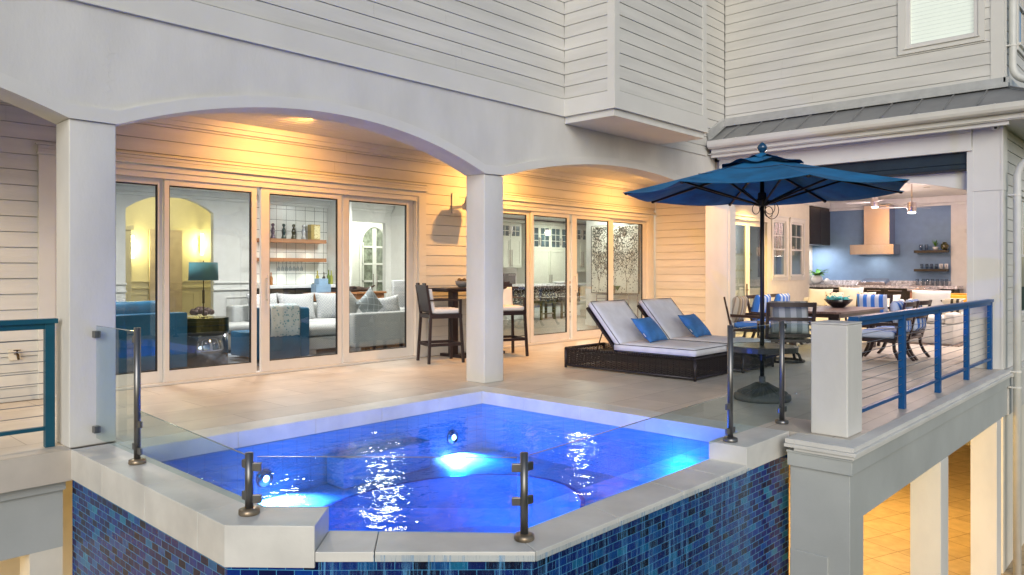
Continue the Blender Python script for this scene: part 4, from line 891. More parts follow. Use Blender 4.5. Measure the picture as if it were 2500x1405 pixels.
def make_stool():
    t = thing('bar_stool', (0, 0, 0), 'x', 'bar stool', 'dark bar stools with white cushions')
    s = .245
    for sx, sy, top in ((-1, -1, 1.22), (-1, 1, 1.22), (1, -1, .98), (1, 1, .98)):
        mb = MB(); a = (sx * (s + .04), sy * (s + .03), 0); b = (sx * s, sy * s, .76); mb.bar(a, b, .042, .042)
        c = (sx * s - (.07 if sx < 0 else 0), sy * s, top); mb.bar(b, c, .038, .042); mb.build('leg', woodblk, t, local=True, bevel=.003)
    mb = MB(); mb.box(-s - .02, s + .03, -s - .02, s + .02, .70, .765); mb.build('seat_frame', woodblk, t, local=True, bevel=.004)
    for sy in (-1, 1): mb = MB(); mb.bar((-s - .02, sy * s, .985), (s + .02, sy * s, .985), .05, .022); mb.build('armrest', woodblk, t, local=True, bevel=.003)
    mb = MB()
    for sx in (-1, 1): mb.bar((sx * (s + .025), -s, .29), (sx * (s + .025), s, .29), .03, .045)
    for sy in (-1, 1): mb.bar((-s, sy * (s + .02), .29), (s, sy * (s + .02), .29), .03, .045)
    mb.build('footrest', woodblk, t, local=True)
    mb = MB(); mb.box(-.012, .012, -s + .02, s - .02, 0, .13, TR((-s - .055, 0, 1.09), 0, radians(-9))); mb.box(-.012, .012, -s + .02, -.1, .13, .165, TR((-s - .055, 0, 1.09), 0, radians(-9))); mb.box(-.012, .012, .1, s - .02, .13, .165, TR((-s - .055, 0, 1.09), 0, radians(-9))); mb.box(-.012, .012, -s + .02, s - .02, .165, .20 - .06, TR((-s - .055, 0, 1.09), 0, radians(-9))) if 0 else None
    mb.box(-.012, .012, -s + .02, s - .02, .11, .135, TR((-s - .06, 0, 1.09), 0, radians(-9))); mb.box(-.012, .012, -s + .02, s - .02, -.30, .0, TR((-s - .05, 0, 1.09), 0, radians(-9))); mb.build('backrest', woodblk, t, local=True)
    mb = MB(); cushion(mb, .46, .46, .09, TR((.03, 0, .81))); mb.build('seat_cushion', cush, t, local=True, smooth=True)
    mb = MB(); cushion(mb, .36, .44, .08, TR((-s + .03, 0, .98), 0, radians(-99))); mb.build('back_cushion', cush, t, local=True, smooth=True)
    return t
st = make_stool(); place(st, 7.96, 8.99, 0, radians(-22), 'dark wooden bar stool with white cushions at the left end of the bar table')
s2 = copy_tree(st); place(s2, 9.30, 8.83, 0, radians(-112), 'dark wooden bar stool with white cushions just right of the middle white column')
# ---- outdoor dining set
def make_chair(swivel=False):
    t = thing('dining_chair', (0, 0, 0), 'x', 'dining chair', 'striped dining chairs of the pavilion')
    s = .335 if swivel else .31   # faces +x
    if swivel:
        mb = MB(); mb.lathe([(.30, 0), (.31, .012), (.305, .03), (.27, .035), (.265, .012)], (0, 0, 0), 28)
        for k in range(4):
            a = k * pi / 2 + pi / 4; mb.tube([(.29 * cos(a), .29 * sin(a), .03), (.25 * cos(a), .25 * sin(a), .13), (.14 * cos(a), .14 * sin(a), .19), (.03 * cos(a), .03 * sin(a), .20)], .022, 8)
        mb.tube([(0, 0, .19), (0, 0, .34)], .035, 12); mb.build('swivel_base', darkmet, t, local=True, smooth=True)
    else:
        for sx, sy in ((1, 1), (1, -1), (-1, 1), (-1, -1)):
            mb = MB(); pts = [(sx * s * .85, sy * s, .36), (sx * s * .88, sy * s, .22), (sx * s * 1.05, sy * s * 1.02, .10), (sx * s * 1.32, sy * s * 1.04, 0)]
            for a, b in zip(pts, pts[1:]): mb.bar(a, b, .05, .04)
            mb.build('leg', woodblk, t, local=True)
    mb = MB(); mb.box(-s, s, -s - .02, s + .02, .33, .38); mb.build('seat_frame', woodblk, t, local=True, bevel=.006)
    for sy in (-1, 1):
        mb = MB(); mb.bar((-s + .02, sy * (s + .01), .35), (-s - .12, sy * (s + .01), .96), .05, .035); mb.bar((-s - .02, sy * (s + .01), .62), (s, sy * (s + .01), .60), .035, .05); mb.bar((s - .03, sy * (s + .01), .36), (s - .02, sy * (s + .01), .60), .035, .035); mb.build('arm_frame', woodblk, t, local=True, bevel=.004)
    def slat(z, h):
        m_ = MB(); x = -s + .02 - .14 * (z - .35) / .61; pts = [(x - .045 * (1 - (2 * i / 8 - 1) ** 2), (s + .0) * (2 * i / 8 - 1), z) for i in range(9)]
        for a, b in zip(pts, pts[1:]): m_.bar(a, b, .022, h)
        m_.build('back_slat', woodblk, t, local=True)
    slat(.925, .07); slat(.70, .05); slat(.44, .05)
    mb = MB(); cushion(mb, .56, .58, .12, TR((.02, 0, .44))); mb.build('seat_cushion', strg if swivel else strp2, t, local=True, smooth=True)
    mb = MB(); mb.pillow(.52, .58, .20, TR((-s + .02, 0, .72), 0, radians(-77)), puff=.3, pinch=.02); mb.build('back_cushion', strg if swivel else strp2, t, local=True, smooth=True)
    return t
strp2 = stripes('blue_striped_chair_fabric', [(.03, .16, .60), (.46, .54, .72)], .15, 1)
strpb = stripes('tan_striped_chair_fabric', [(.30, .24, .16), (.50, .40, .26), (.26, .22, .20), (.46, .42, .36)], .22, 1)
a_ = make_chair(True); place(a_, 11.72, 4.98, 0, radians(36), 'swivel dining chair with grey striped cushions, seen from behind, left of the white pier')
b_ = make_chair(); place(b_, 13.25, 6.22, 0, radians(-84), 'wooden dining chair with striped cushions just right of the umbrella pole')
for x, y, r, lab in ((14.25, 6.25, -92, 'wooden dining chair with blue striped cushions in front of the yellow wall'),
                     (12.80, 3.86, 92, 'wooden dining chair with blue striped cushions nearest the white pier, behind the blue railing'),
                     (13.62, 3.86, 88, 'wooden dining chair with blue striped cushions, second behind the blue railing'),
                     (15.25, 6.27, -90, 'wooden dining chair with blue striped cushions, third along the yellow wall side'),
                     (15.75, 5.0, 180, 'wooden dining chair with broad blue stripes at the far end of the table')):
    c_ = copy_tree(b_); place(c_, x, y, 0, radians(r), lab)
for ch in b_.children:
    if ch.name.startswith('back_cushion'): ch.data = ch.data.copy(); ch.data.materials[0] = strpb
t = thing('dining_table', (14.05, 5.02, 0), 'long slatted brown dining table under the pavilion with a dark bowl on it', 'table')
mb = MB()
for k in range(9): mb.box(13.0, 15.30, 4.55 + k * .122, 4.55 + k * .122 + .117, .71, .745)
mb.build('tabletop', M('brown_mauve_tabletop', (.13, .085, .085), .35, var=.25, stretch=(1, 5, 1)), t); mb = MB(); mb.box(13.08, 15.22, 4.61, 5.58, .64, .709); mb.build('apron', woodblk, t)
for x in (13.2, 15.08):
    for y in (4.7, 5.46): mb = MB(); mb.box(x - .05, x + .05, y - .05, y + .05, 0, .64); mb.build('leg', woodblk, t, bevel=.004)
t = thing('bowl', (14.68, 5.19, .746), 'black bowl of teal curly decorations on the outdoor dining table', 'bowl')
mb = MB(); mb.lathe([(.08, 0), (.10, .0), (.19, .07), (.26, .155), (.252, .155), (.18, .08), (0, .03)], (14.68, 5.19, .746), 28); mb.build('dish', M('black_gloss', (.012, .010, .012), .15, coat=.5), t, smooth=True)
mb = MB(); tq = M('turquoise_curl', (.05, .45, .50), .5, var=.3, scale=20)
for k in range(60):
    a = random.uniform(0, 6.28); r = random.uniform(0, .19); x = 14.68 + r * cos(a); y = 5.19 + r * sin(a); z = .86 + random.uniform(0, .06); b = random.uniform(0, 6.28)
    mb.tube([(x, y, z), (x + .04 * cos(b), y + .04 * sin(b), z + .035), (x + .06 * cos(b + 1), y + .06 * sin(b + 1), z + random.uniform(.0, .07))], .009, 5)
mb.build('filling', tq, t, smooth=True)
# ---- outdoor lounge
t = thing('outdoor_sofa', (18.3, 6.4, 0), 'white slipcovered outdoor sofa behind the dining table with a row of cushions', 'sofa')
mb = MB(); mb.box(18.1, 19.0, 5.2, 7.5, .03, .42); mb.build('base', creamfab, t, bevel=.04, seg=3)
mb = MB(); mb.box(18.75, 19.0, 5.2, 7.5, .42, .78); mb.build('back', creamfab, t, bevel=.05, seg=3)
for y in (5.2, 7.3): mb = MB(); mb.box(18.1, 18.98, y, y + .2, .42, .66); mb.build('arm', creamfab, t, bevel=.05, seg=3)
for y in (5.8, 6.7): mb = MB(); cushion(mb, .68, .86, .14, TR((18.44, y + .05, .48))); mb.build('seat_cushion', creamfab, t, smooth=True)
floral = spots('brown_floral_fabric', (.66, .62, .56), (.09, .05, .035), 12, .22, .34)
def vert_pillow(name, y, z, w, h, mat, lab, x=18.62, tilt=78, yaw=0, th=.17):
    Mx = Matrix.Translation((x, y, z)) @ Matrix.Rotation(radians(yaw), 4, 'Z') @ Matrix.Rotation(radians(-tilt), 4, 'Y')
    mb = MB(); mb.pillow(h, w, th, pinch=.06); o = mb.build(name, mat, smooth=True); o.matrix_world = Mx; return tag(o, lab, 'cushion', 'cushions on the outdoor sofa')
vert_pillow('sofa_cushion', 7.02, .78, .60, .46, creamfab, 'rounded white cushion at the left end of the outdoor sofa')
vert_pillow('sofa_cushion', 6.62, .74, .42, .42, floral, 'white cushion with brown floral print directly behind the bowl', 18.45, 70, 12)
vert_pillow('sofa_cushion', 6.30, .81, .58, .50, creamfab, 'tall white pointed cushion behind the bowl on the outdoor sofa')
vert_pillow('sofa_cushion', 5.92, .75, .44, .42, floral, 'floral brown and white cushion right of the tall white cushion', 18.5, 72, -10)
vert_pillow('sofa_cushion', 5.45, .70, .50, .40, creamfab, 'low white cushion at the right end of the outdoor sofa')
t = thing('outdoor_armchair', (16.85, 4.15, 0), 'cream slipcovered armchair with a brown striped towel, behind the blue railing', 'armchair')
mb = MB(); mb.box(16.35, 17.3, 3.62, 4.68, .01, .40); mb.build('skirted_base', creamfab, t, bevel=.03, seg=3)
for y0, y1 in ((3.62, 3.80), (4.50, 4.68)): mb = MB(); mb.box(16.37, 17.28, y0, y1, .40, .62); mb.build('arm', creamfab, t, bevel=.05, seg=3)
mb = MB(); mb.box(17.1, 17.3, 3.64, 4.66, .40, .86); mb.build('back', creamfab, t, bevel=.05, seg=3)
mb = MB(); cushion(mb, .70, .72, .16, TR((16.72, 4.15, .48))); mb.build('seat_cushion', creamfab, t, smooth=True)
mb = MB(); mb.pillow(.50, .72, .24, TR((17.0, 4.18, .80), 0, radians(-78)), puff=.3, pinch=.03); mb.build('back_cushion', creamfab, t, smooth=True)
mb = MB(); mb.box(16.90, 16.925, 3.62, 3.98, .45, .86, TR((0, 0, 0))); mb.box(16.925, 17.32, 3.62, 3.98, .86, .885); o = mb.build('towel', towel, bevel=.01); tag(o, 'cream towel with dark brown stripes draped over the outdoor armchair', 'towel')
t = thing('drum_table', (18.0, 4.05, 0), 'pale flared drum side table on the brown rug beside the cream armchair', 'side table')
mb = MB(); mb.lathe([(.24, 0), (.235, .04), (.20, .30), (.23, .38), (.31, .46), (.31, .485), (0, .487)], (17.9, 4.02, .015), 28); mb.build('drum', M('mauve_stone', (.42, .36, .35), .5, var=.15, scale=12, bmp=.3), t, smooth=False)
mb = MB(); mb.box(16.2, 19.6, 3.5, 5.1, .002, .014); tag(mb.build('rug', tiles('brown_woven_rug', (.10, .06, .05), (.20, .13, .11), (.30, .24, .20), .09, .03, .008, .95, var=.4)), 'brown patterned outdoor rug under the drum table and armchair', 'rug')
t = thing('cooler', (21.0, 3.9, 0), 'bright yellow square cooler behind the drum table against the white wall', 'cooler')
mb = MB(); mb.box(20.0, 20.6, 3.9, 4.58, .12, .88); mb.build('body', yellow, t, bevel=.03, seg=3); mb = MB(); mb.box(20.03, 20.57, 3.93, 4.55, .885, .905); mb.build('lid', yellow, t, bevel=.008)
mb = MB(); mb.box(20.05, 20.55, 3.95, 4.53, .03, .119); mb.build('stand', darkmet, t)
# ---- outdoor kitchen
t = thing('outdoor_kitchen', (21.4, 6.3, 0), 'dark wood outdoor kitchen run with a speckled granite worktop along the blue wall', 'kitchen unit')
mb = MB(); mb.box(21.10, 21.69, 4.66, 8.39, .08, .985); mb.build('cabinet', darkcab, t)
mb = MB(); mb.box(21.02, 21.69, 4.58, 8.39, .988, 1.06); mb.build('worktop', granite, t, bevel=.004); mb = MB(); mb.box(21.66, 21.699, 4.87, 8.39, 1.062, 1.18); mb.build('upstand', granite, t)
for k in range(7):
    y = 4.72 + k * .52; mb = MB(); mb.box(21.08, 21.099, y, y + .50, .80, .965); d = mb.build('drawer', darkcab, t, bevel=.003)
    mb = MB(); mb.box(21.05, 21.065, y + .08, y + .42, .915, .93); mb.build('handle', steel, d)
    mb = MB(); mb.box(21.08, 21.099, y, y + .50, .10, .79); mb.build('cupboard_door', darkcab, t, bevel=.003)
t = thing('wall_cabinet', (21, 8.1, 2.6), 'dark wood wall cabinet at the left end of the blue wall', 'cabinet')
mb = MB(); mb.box(20.21, 21.68, 7.905, 8.39, 2.16, 3.20); mb.build('carcass', darkcab, t); 
for a, b in ((20.22, 20.93), (20.95, 21.66)): mb = MB(); mb.box(a, b, 7.885, 7.904, 2.17, 3.19); mb.build('cabinet_door', darkcab, t, bevel=.003)
t = thing('range_hood', (21.4, 6.6, 1.9), 'stainless steel chimney hood on the slate blue wall over the grill', 'hood')
mb = MB(); mb.box(21.1, 21.69, 6.06, 7.16, 1.88, 2.145); mb.build('canopy', steel, t, bevel=.006); mb = MB(); mb.box(21.2, 21.69, 6.19, 6.83, 2.147, 3.19); mb.build('chimney', steel, t, bevel=.004)
t = thing('grill', (21.3, 6.6, 1.06), 'closed stainless steel grill set in the granite worktop under the hood', 'grill')
mb = MB(); mb.add([(21.08, 6.25, 1.062), (21.60, 6.25, 1.062), (21.60, 6.98, 1.062), (21.08, 6.98, 1.062), (21.14, 6.29, 1.15), (21.56, 6.31, 1.24), (21.56, 6.92, 1.24), (21.14, 6.94, 1.15)], [(0, 3, 2, 1), (4, 5, 6, 7), (0, 1, 5, 4), (1, 2, 6, 5), (2, 3, 7, 6), (3, 0, 4, 7)]); mb.build('lid', steel, t, bevel=.01)
mb = MB(); mb.tube([(21.06, 6.36, 1.14), (21.06, 6.87, 1.14)], .011, 8); mb.build('handle', steel, t, smooth=True)
t = thing('grill', (20.75, 5.1, .9), 'round topped copper coloured stool back rising behind the cream armchair', 'grill')
t['label'] = 'copper coloured kettle cooker with a shiny lid, standing in front of the granite worktop'; t['category'] = 'cooker'
mb = MB(); mb.box(20.45, 20.95, 4.95, 5.50, .02, .93); mb.build('body', M('copper_metal', (.40, .20, .14), .3, .9), t, bevel=.02, seg=3); mb = MB(); mb.box(20.42, 20.98, 4.90, 5.55, .935, 1.0); mb.tube([(20.40, 4.95, 1.06), (20.40, 5.5, 1.06)], .014, 8); mb.build('lid', steel, t, bevel=.015, seg=3)
for z, nm in ((1.945, 'upper'), (1.46, 'lower')):
    mb = MB(); mb.box(21.41, 21.69, 4.90, 5.66, z - .035, z + .03); tag(mb.build('wall_shelf', darkcab, bevel=.004), 'thin dark %s shelf with glassware on the blue wall' % nm, 'shelf', 'dark shelves on the blue wall')
def tumb(x, y, z, h, r, lab, grp='tumblers on the blue wall shelves and worktop'):
    mb = MB(); mb.lathe([(r * .8, 0), (r, h), (r * .93, h), (r * .72, .006), (0, .006)], (x, y, z), 14); return tag(mb.build('tumbler', tumbler, smooth=True), lab, 'glass', grp)
for y, q in ((5.52, 'left'), (5.39, 'right')): tumb(21.53, y, 1.978, .15, .045, 'clear glass tumbler on the upper dark shelf, %s one of two' % q)
for y, q in ((5.50, 'first'), (5.38, 'second'), (5.27, 'third'), (5.16, 'fourth')): tumb(21.53, y, 1.493, .13, .04, 'clear glass tumbler on the lower dark shelf, %s from the left' % q)
for y, q in ((5.60, 'first'), (5.46, 'second'), (5.36, 'third'), (5.24, 'fourth'), (5.13, 'fifth'), (5.02, 'sixth'), (4.92, 'seventh')): tumb(21.5, y, 1.062, .17, .045, 'clear glass tumbler on the granite worktop, %s from the left' % q)
for y, q in ((5.05, 'left'), (4.93, 'right')):
    t = thing('mug', (21.52, y, 1.493), 'white mug with a dark mark, the %s of the two on the lower shelf' % q, 'mug', 'white mugs')
    mb = MB(); mb.lathe([(.036, 0), (.044, .13), (.040, .13), (.034, .008), (0, .008)], (21.52, y, 1.493), 16); mb.build('cup', white_cer, t, smooth=True)
    mb = MB(); mb.box(21.474, 21.478, y - .016, y - .008, 1.53, 1.60); mb.box(21.474, 21.478, y - .008, y + .012, 1.592, 1.60); mb.box(21.474, 21.478, y - .008, y + .012, 1.562, 1.569); mb.build('mark', blackrub, t)
def leaf(mb, base, az_, L, up, w, droop=1.0):
    pts = []; n_ = 6
    for i in range(n_ + 1):
        f = i / n_; r = L * f * (1 - .15 * f); z = up * (f * 1.6 - droop * f * f * 1.1)
        c = Vector(base) + Vector((cos(az_) * r, sin(az_) * r, z)); ww = w * sin(pi * min(1, f * .93 + .07)) + .002
        s_ = Vector((-sin(az_), cos(az_), 0)) * ww; pts.append((c - s_, c + Vector((0, 0, -ww * .4)), c + s_))
    vs = [p for q in pts for p in q]
    mb.add(vs, [(3 * i + j, 3 * i + j + 1, 3 * i + j + 4, 3 * i + j + 3) for i in range(n_) for j in (0, 1)])
t = thing('potted_plant', (21.3, 8.12, 1.06), 'leafy green plant in a round white pot at the left end of the worktop', 'plant')
mb = MB(); mb.lathe([(.08, 0), (.15, .08), (.16, .15), (.12, .22), (.11, .24), (.10, .22), (0, .2)], (21.3, 8.12, 1.075), 24); mb.build('pot', white_cer, t, smooth=True)
mb = MB()
for k in range(16): leaf(mb, (21.3, 8.12, 1.28), -1.9 + k * .55, random.uniform(.28, .5), random.uniform(.12, .32), random.uniform(.03, .05), random.uniform(.7, 1.4))
mb.build('leaves', leafm, t)
t = thing('potted_plant', (21.52, 5.17, 1.98), 'tiny spiky succulent in a white bowl on the upper shelf', 'plant')
mb = MB(); mb.lathe([(.045, 0), (.07, .08), (.062, .08), (0, .06)], (21.52, 5.18, 1.977), 16); mb.build('pot', white_cer, t, smooth=True)
mb = MB()
for k in range(18): leaf(mb, (21.52, 5.18, 2.05), k * .7, .05 + .03 * (k % 3), .10 + .03 * (k % 4), .010, .5)
mb.build('leaves', leafm, t)
mb = MB(); mb.lathe([(.05, 0), (.09, .06), (.095, .11), (.07, .16), (.045, .18), (.05, .2), (.04, .2), (0, .15)], (21.52, 4.97, 1.977), 20); tag(mb.build('vase', M('dark_olive_glaze', (.05, .05, .015), .2, coat=.5), smooth=True), 'round dark olive vase at the right end of the upper shelf', 'vase')
mb = MB(); mb.lathe([(.05, 0), (.075, .05), (.07, .12), (.04, .14), (.035, .16), (.0, .16)], (21.25, 7.82, 1.075), 18); tag(mb.build('jar', white_cer, smooth=True), 'small white lidded jar beside the leafy potted plant', 'jar')
mb = MB(); mb.lathe([(.36, 0), (.37, .012), (.0, .012)], (21.33, 8.02, 1.061), 28); tag(mb.build('tray', M('grey_tray', (.35, .34, .35), .5)), 'round grey tray under the potted plant on the granite worktop', 'tray')
def fan(x, y, z0, zm, lab, ph):
    t = thing('ceiling_fan', (x, y, z0), lab, 'ceiling fan', 'ceiling fans of the pavilion')
    mb = MB(); mb.lathe([(.07, z0), (.07, z0 - .05), (.02, z0 - .055)], (x, y, 0), 18); mb.tube([(x, y, z0 - .05), (x, y, zm + .1)], .012, 10); mb.build('downrod', steel, t)
    mb = MB(); mb.lathe([(.02, zm + .12), (.085, zm + .10), (.09, zm + .0), (.085, zm - .07), (.08, zm - .10)], (x, y, 0), 24); mb.build('motor', steel, t, smooth=False)
    mb = MB(); mb.lathe([(.078, zm - .10), (.07, zm - .125), (0, zm - .13)], (x, y, 0), 24); mb.build('light_lens', emis('fan_light_lens', (1, .93, .85), 3), t)
    for k in range(3):
        a = ph + k * 2 * pi / 3; Mx = TR((x, y, zm + .005), 0, 0, a) @ Matrix.Rotation(radians(9), 4, 'X'); mb = MB(); mb.add([(.08, -.035, 0), (.62, -.065, 0), (.66, .0, 0), (.60, .05, 0), (.08, .035, 0), (.08, -.035, .008), (.62, -.065, .008), (.66, 0, .008), (.60, .05, .008), (.08, .035, .008)], [(0, 4, 3, 2, 1), (5, 6, 7, 8, 9)] + [(i, (i + 1) % 5, (i + 1) % 5 + 5, i + 5) for i in range(5)], Mx); mb.build('blade', M('silver_blade', (.5, .5, .52), .35, .4), t)
fan(17.5, 4.664, 3.36, 2.80, 'brushed steel ceiling fan on a long rod, near the pavilion post', radians(105))
fan(19.0, 5.868, 3.36, 3.08, 'brushed steel ceiling fan partly hidden by the umbrella, in front of the hood chimney', radians(95))
# ================================================================ LIVING ROOM
def block(name, label, cat, parts, loc, group=None):
    t = thing(name, loc, label, cat, group)
    for (nm, bx_, mt, bv) in parts: mb = MB(); mb.box(*bx_); mb.build(nm, mt, t, bevel=bv, seg=3)
    return t
t = block('sectional_sofa', 'large pale woven fabric sectional sofa behind the two right panes of the left sliding door', 'sofa', [
    ('chaise_base', (6.98, 9.4, 11.28, 13.2, .085, .30), sofafab, .02), ('back', (6.6, 9.6, 13.2, 13.5, .085, .80), sofafab, .05),
    ('right_arm', (7.72, 9.75, 10.98, 11.22, .085, .69), sofafab, .04), ('arm_end', (9.5, 9.75, 11.22, 13.2, .085, .69), sofafab, .04)], (8.2, 12.2, 0))
for a, b, nm in ((6.98, 7.72, 'seat_cushion'), (7.74, 8.6, 'seat_cushion'), (8.62, 9.49, 'seat_cushion')):
    mb = MB(); cushion(mb, b - a, 1.95 if a < 7.7 else 1.85, .20, TR(((a + b) / 2, 12.22, .40))); mb.build(nm, sofafab, t, smooth=True)
for x, y in ((7.08, 11.36), (7.8, 11.06), (8.1, 11.02), (8.9, 11.02), (9.65, 11.05)): mb = MB(); mb.box(x - .06, x + .08, y - .05, y + .09, 0, .084); mb.build('foot', M('pale_block_foot', (.40, .38, .38), .5) if x < 8 else woodblk, t)
gridfab = weavefab('ribbed_cushion_fabric', (.62, .62, .62), (.46, .47, .49), 34)
diamond = tiles('diamond_stitched_fabric', (.30, .33, .34), (.28, .31, .32), (.60, .64, .64), .13, .13, .006, .9, off=0, rot=(0, 0, radians(45)), var=.2)
def ipillow(x, y, z, w, h, mat, lab, yaw=0, tilt=80, th=.2, roll=0):
    Mx = Matrix.Translation((x, y, z)) @ Matrix.Rotation(radians(yaw), 4, 'Z') @ Matrix.Rotation(radians(tilt), 4, 'X') @ Matrix.Rotation(radians(roll), 4, 'Z')
    mb = MB(); mb.pillow(w, h, th, pinch=.10); o = mb.build('cushion', mat, smooth=True); o.matrix_world = Mx; return tag(o, lab, 'cushion', 'cushions on the sectional sofa')
ipillow(7.12, 13.05, .78, .66, .50, gridfab, 'grey ribbed cushion at the left end of the sectional, above the spotted throw')
ipillow(7.80, 13.0, .74, .82, .56, gridfab, 'wide grey ribbed cushion in the middle of the sectional sofa')
ipillow(8.62, 13.0, .74, .82, .56, gridfab, 'wide grey ribbed cushion half hidden by the door stile')
ipillow(8.12, 11.75, .80, .52, .52, sofafab, 'plain grey cushion standing on its corner left of the diamond cushion', 15, 82, .22, 45)
ipillow(8.50, 11.60, .80, .50, .50, diamond, 'grey green cushion with white diamond stitching on the sectional sofa', 5, 84, .24, 38)
ipillow(9.05, 11.75, .74, .50, .42, gridfab, 'ribbed green grey cushion right of the diamond stitched cushion', -20, 80, .2, 8)
t = block('teal_armchair', 'teal leather armchair seen from behind at the far left pane of the sliding door', 'armchair', [
    ('body', (3.25, 4.80, 11.0, 11.25, .03, .835), teal, .02), ('side', (4.60, 4.80, 11.25, 12.1, .03, .62), teal, .02), ('side', (3.25, 3.45, 11.25, 12.1, .03, .62), teal, .02), ('seat', (3.46, 4.59, 11.26, 12.05, .1, .45), teal, .02)], (4.0, 11.4, 0), 'teal leather armchairs')
mb = MB(); mb.pillow(1.15, .42, .26, TR((4.0, 11.42, .80), radians(80)), puff=.3, pinch=.02); mb.build('back_cushion', teal, t, smooth=True)
t = block('teal_armchair', 'teal leather armchair with a spotted throw over its back, in front of the sectional sofa', 'armchair', [
    ('body', (5.90, 6.62, 10.9, 11.15, .03, .86), teal, .03), ('side', (6.62, 6.82, 10.95, 11.9, .03, .84), teal, .04), ('seat', (5.9, 6.6, 11.16, 11.9, .05, .45), teal, .02)], (6.3, 11.3, 0), 'teal leather armchairs')
mb = MB(); v_ = []; n_ = 14
prof = [(10.885, .40), (10.88, .60), (10.88, .84), (10.90, .885), (10.98, .915), (11.10, .90), (11.16, .87), (11.165, .70)]
for i, (y, z) in enumerate(prof):
    for k in range(n_ + 1): x = 6.06 + .50 * k / n_; v_.append((x + .02 * (i < 2) * sin(k), y - .012 * sin(k * 1.3 + i) - .01, z + .008 * sin(k * 2.1) * (i == 0)))
mb.add(v_, [(i * (n_ + 1) + k, i * (n_ + 1) + k + 1, (i + 1) * (n_ + 1) + k + 1, (i + 1) * (n_ + 1) + k) for i in range(len(prof) - 1) for k in range(n_)])
o = mb.build('throw', leopard, smooth=True); sm = o.modifiers.new('thick', 'SOLIDIFY'); sm.thickness = .012; tag(o, 'pale blue spotted throw hanging over the back of a teal armchair', 'throw')
t = thing('drum_table', (5.2, 11.3, 0), 'mirrored drum side table with a dark gold rim under the teal lamp', 'side table')
mb = MB(); mb.lathe([(.33, 0), (.33, .5)], (5.2, 11.3, 0), 40); mb.build('mirror_drum', M('smoked_mirror', (.35, .36, .40), .08, 1.0, var=.05), t, smooth=True)
mb = MB(); mb.lathe([(.335, .50), (.345, .51), (.345, .73), (.335, .735), (0, .735)], (5.2, 11.3, 0), 40); mb.build('gold_band', M('dark_olive_gold', (.09, .07, .015), .18, .8), t, smooth=False)
t = thing('table_lamp', (5.15, 11.25, .736), 'slender bronze lamp with a wide teal drum shade on the mirrored table', 'lamp')
mb = MB(); mb.lathe([(.07, .0), (.07, .012), (.012, .018)], (5.15, 11.25, .737), 20); mb.tube([(5.15, 11.25, .75), (5.15, 11.25, 1.55)], .009, 8); mb.lathe([(.018, .2), (.018, .40)], (5.15, 11.25, .75), 10); mb.build('stem', bronze, t)
mb = MB(); mb.lathe([(.215, 1.30), (.205, 1.575), (.20, 1.575), (.21, 1.30)], (5.15, 11.25, 0), 36); mb.build('lamp_shade', tealshade, t, smooth=True); mb = MB(); mb.tube([(5.15, 11.25, 1.55), (5.15, 11.25, 1.60)], .008, 6); mb.build('finial', bronze, t)
t = block('ottoman', 'round cornered cream ottoman behind the mirrored table, with a pedestal dish on it', 'ottoman', [('base', (5.35, 7.0, 12.5, 13.5, .06, .36), M('grey_beige_fabric', (.36, .34, .30), .9, bmp=.3), .06), ('top', (5.33, 7.02, 12.48, 13.52, .361, .50), sofafab, .05)], (6.2, 13, 0))
t = thing('pedestal_dish', (5.85, 12.85, .5), 'white pedestal dish piled with dark brown balls on the cream ottoman', 'dish')
mb = MB(); mb.lathe([(.12, 0), (.05, .03), (.045, .10), (.23, .15), (.24, .165), (0, .155)], (5.85, 12.85, .502), 28); mb.build('dish', white_cer, t, smooth=True)
mb = MB()
for k in range(16): a = k * 2.4; r = .045 * sqrt(k); mb.ell((5.85 + r * cos(a), 12.85 + r * sin(a), .71 + .07 * (1 - k / 16)), (.055, .055, .05), 8, 6)
mb.build('filling', M('dark_brown_balls', (.09, .05, .04), .6, var=.5, scale=30, bmp=.6), t, smooth=True)
t = block('side_sofa', 'pale grey sofa at the far left of the living room, beyond the teal armchair', 'sofa', [('base', (3.6, 5.4, 13.3, 14.1, .05, .42), sofafab, .05), ('back', (3.6, 5.4, 14.0, 14.3, .05, .80), sofafab, .06), ('arm', (5.2, 5.45, 13.3, 14.1, .42, .62), sofafab, .06)], (4.5, 13.7, 0))
mb = MB(); mb.pillow(.6, .5, .2, TR((4.7, 13.9, .72), radians(78))); mb.build('back_cushion', gridfab, t, smooth=True)
mb = MB(); mb.box(2.6, 9.4, 10.6, 14.0, .0, .008); tag(mb.build('rug', M('grey_blue_rug', (.20, .23, .27), .95, var=.4, scale=4, bmp=.5)), 'grey blue living room rug under the sofas and armchairs', 'rug')
# bar
t = thing('bar_counter', (8.6, 14.2, 0), 'dark bar counter with a white top against the pale tiled wall', 'counter')
mb = MB(); mb.box(7.75, 9.45, 13.95, 14.48, .08, 1.08); mb.build('cabinet', darkcab, t); mb = MB(); mb.box(7.72, 9.455, 13.90, 14.485, 1.085, 1.15); mb.build('worktop', white_cer, t, bevel=.004)
for k in range(3): mb = MB(); mb.box(7.78 + k * .55, 8.30 + k * .55, 13.93, 13.949, .86, 1.06); d = mb.build('drawer', darkcab, t); mb = MB(); mb.box(7.9 + k * .55, 8.18 + k * .55, 13.905, 13.92, .98, .992); mb.build('handle', steel, d)
for z, nm in ((2.04, 'upper'), (1.635, 'lower')): mb = MB(); mb.box(7.75, 9.25, 14.2, 14.48, z, z + .08); tag(mb.build('wall_shelf', shelfwood, bevel=.004), 'thick orange brown %s shelf on the tiled bar wall' % nm, 'shelf', 'wooden shelves of the bar')
bprof = [(.05, 0), (.055, .012), (.042, .05), (.03, .09), (.042, .13), (.046, .16), (.036, .20), (.018, .235), (.016, .255), (.03, .26), (.036, .285), (.028, .31), (0, .32)]
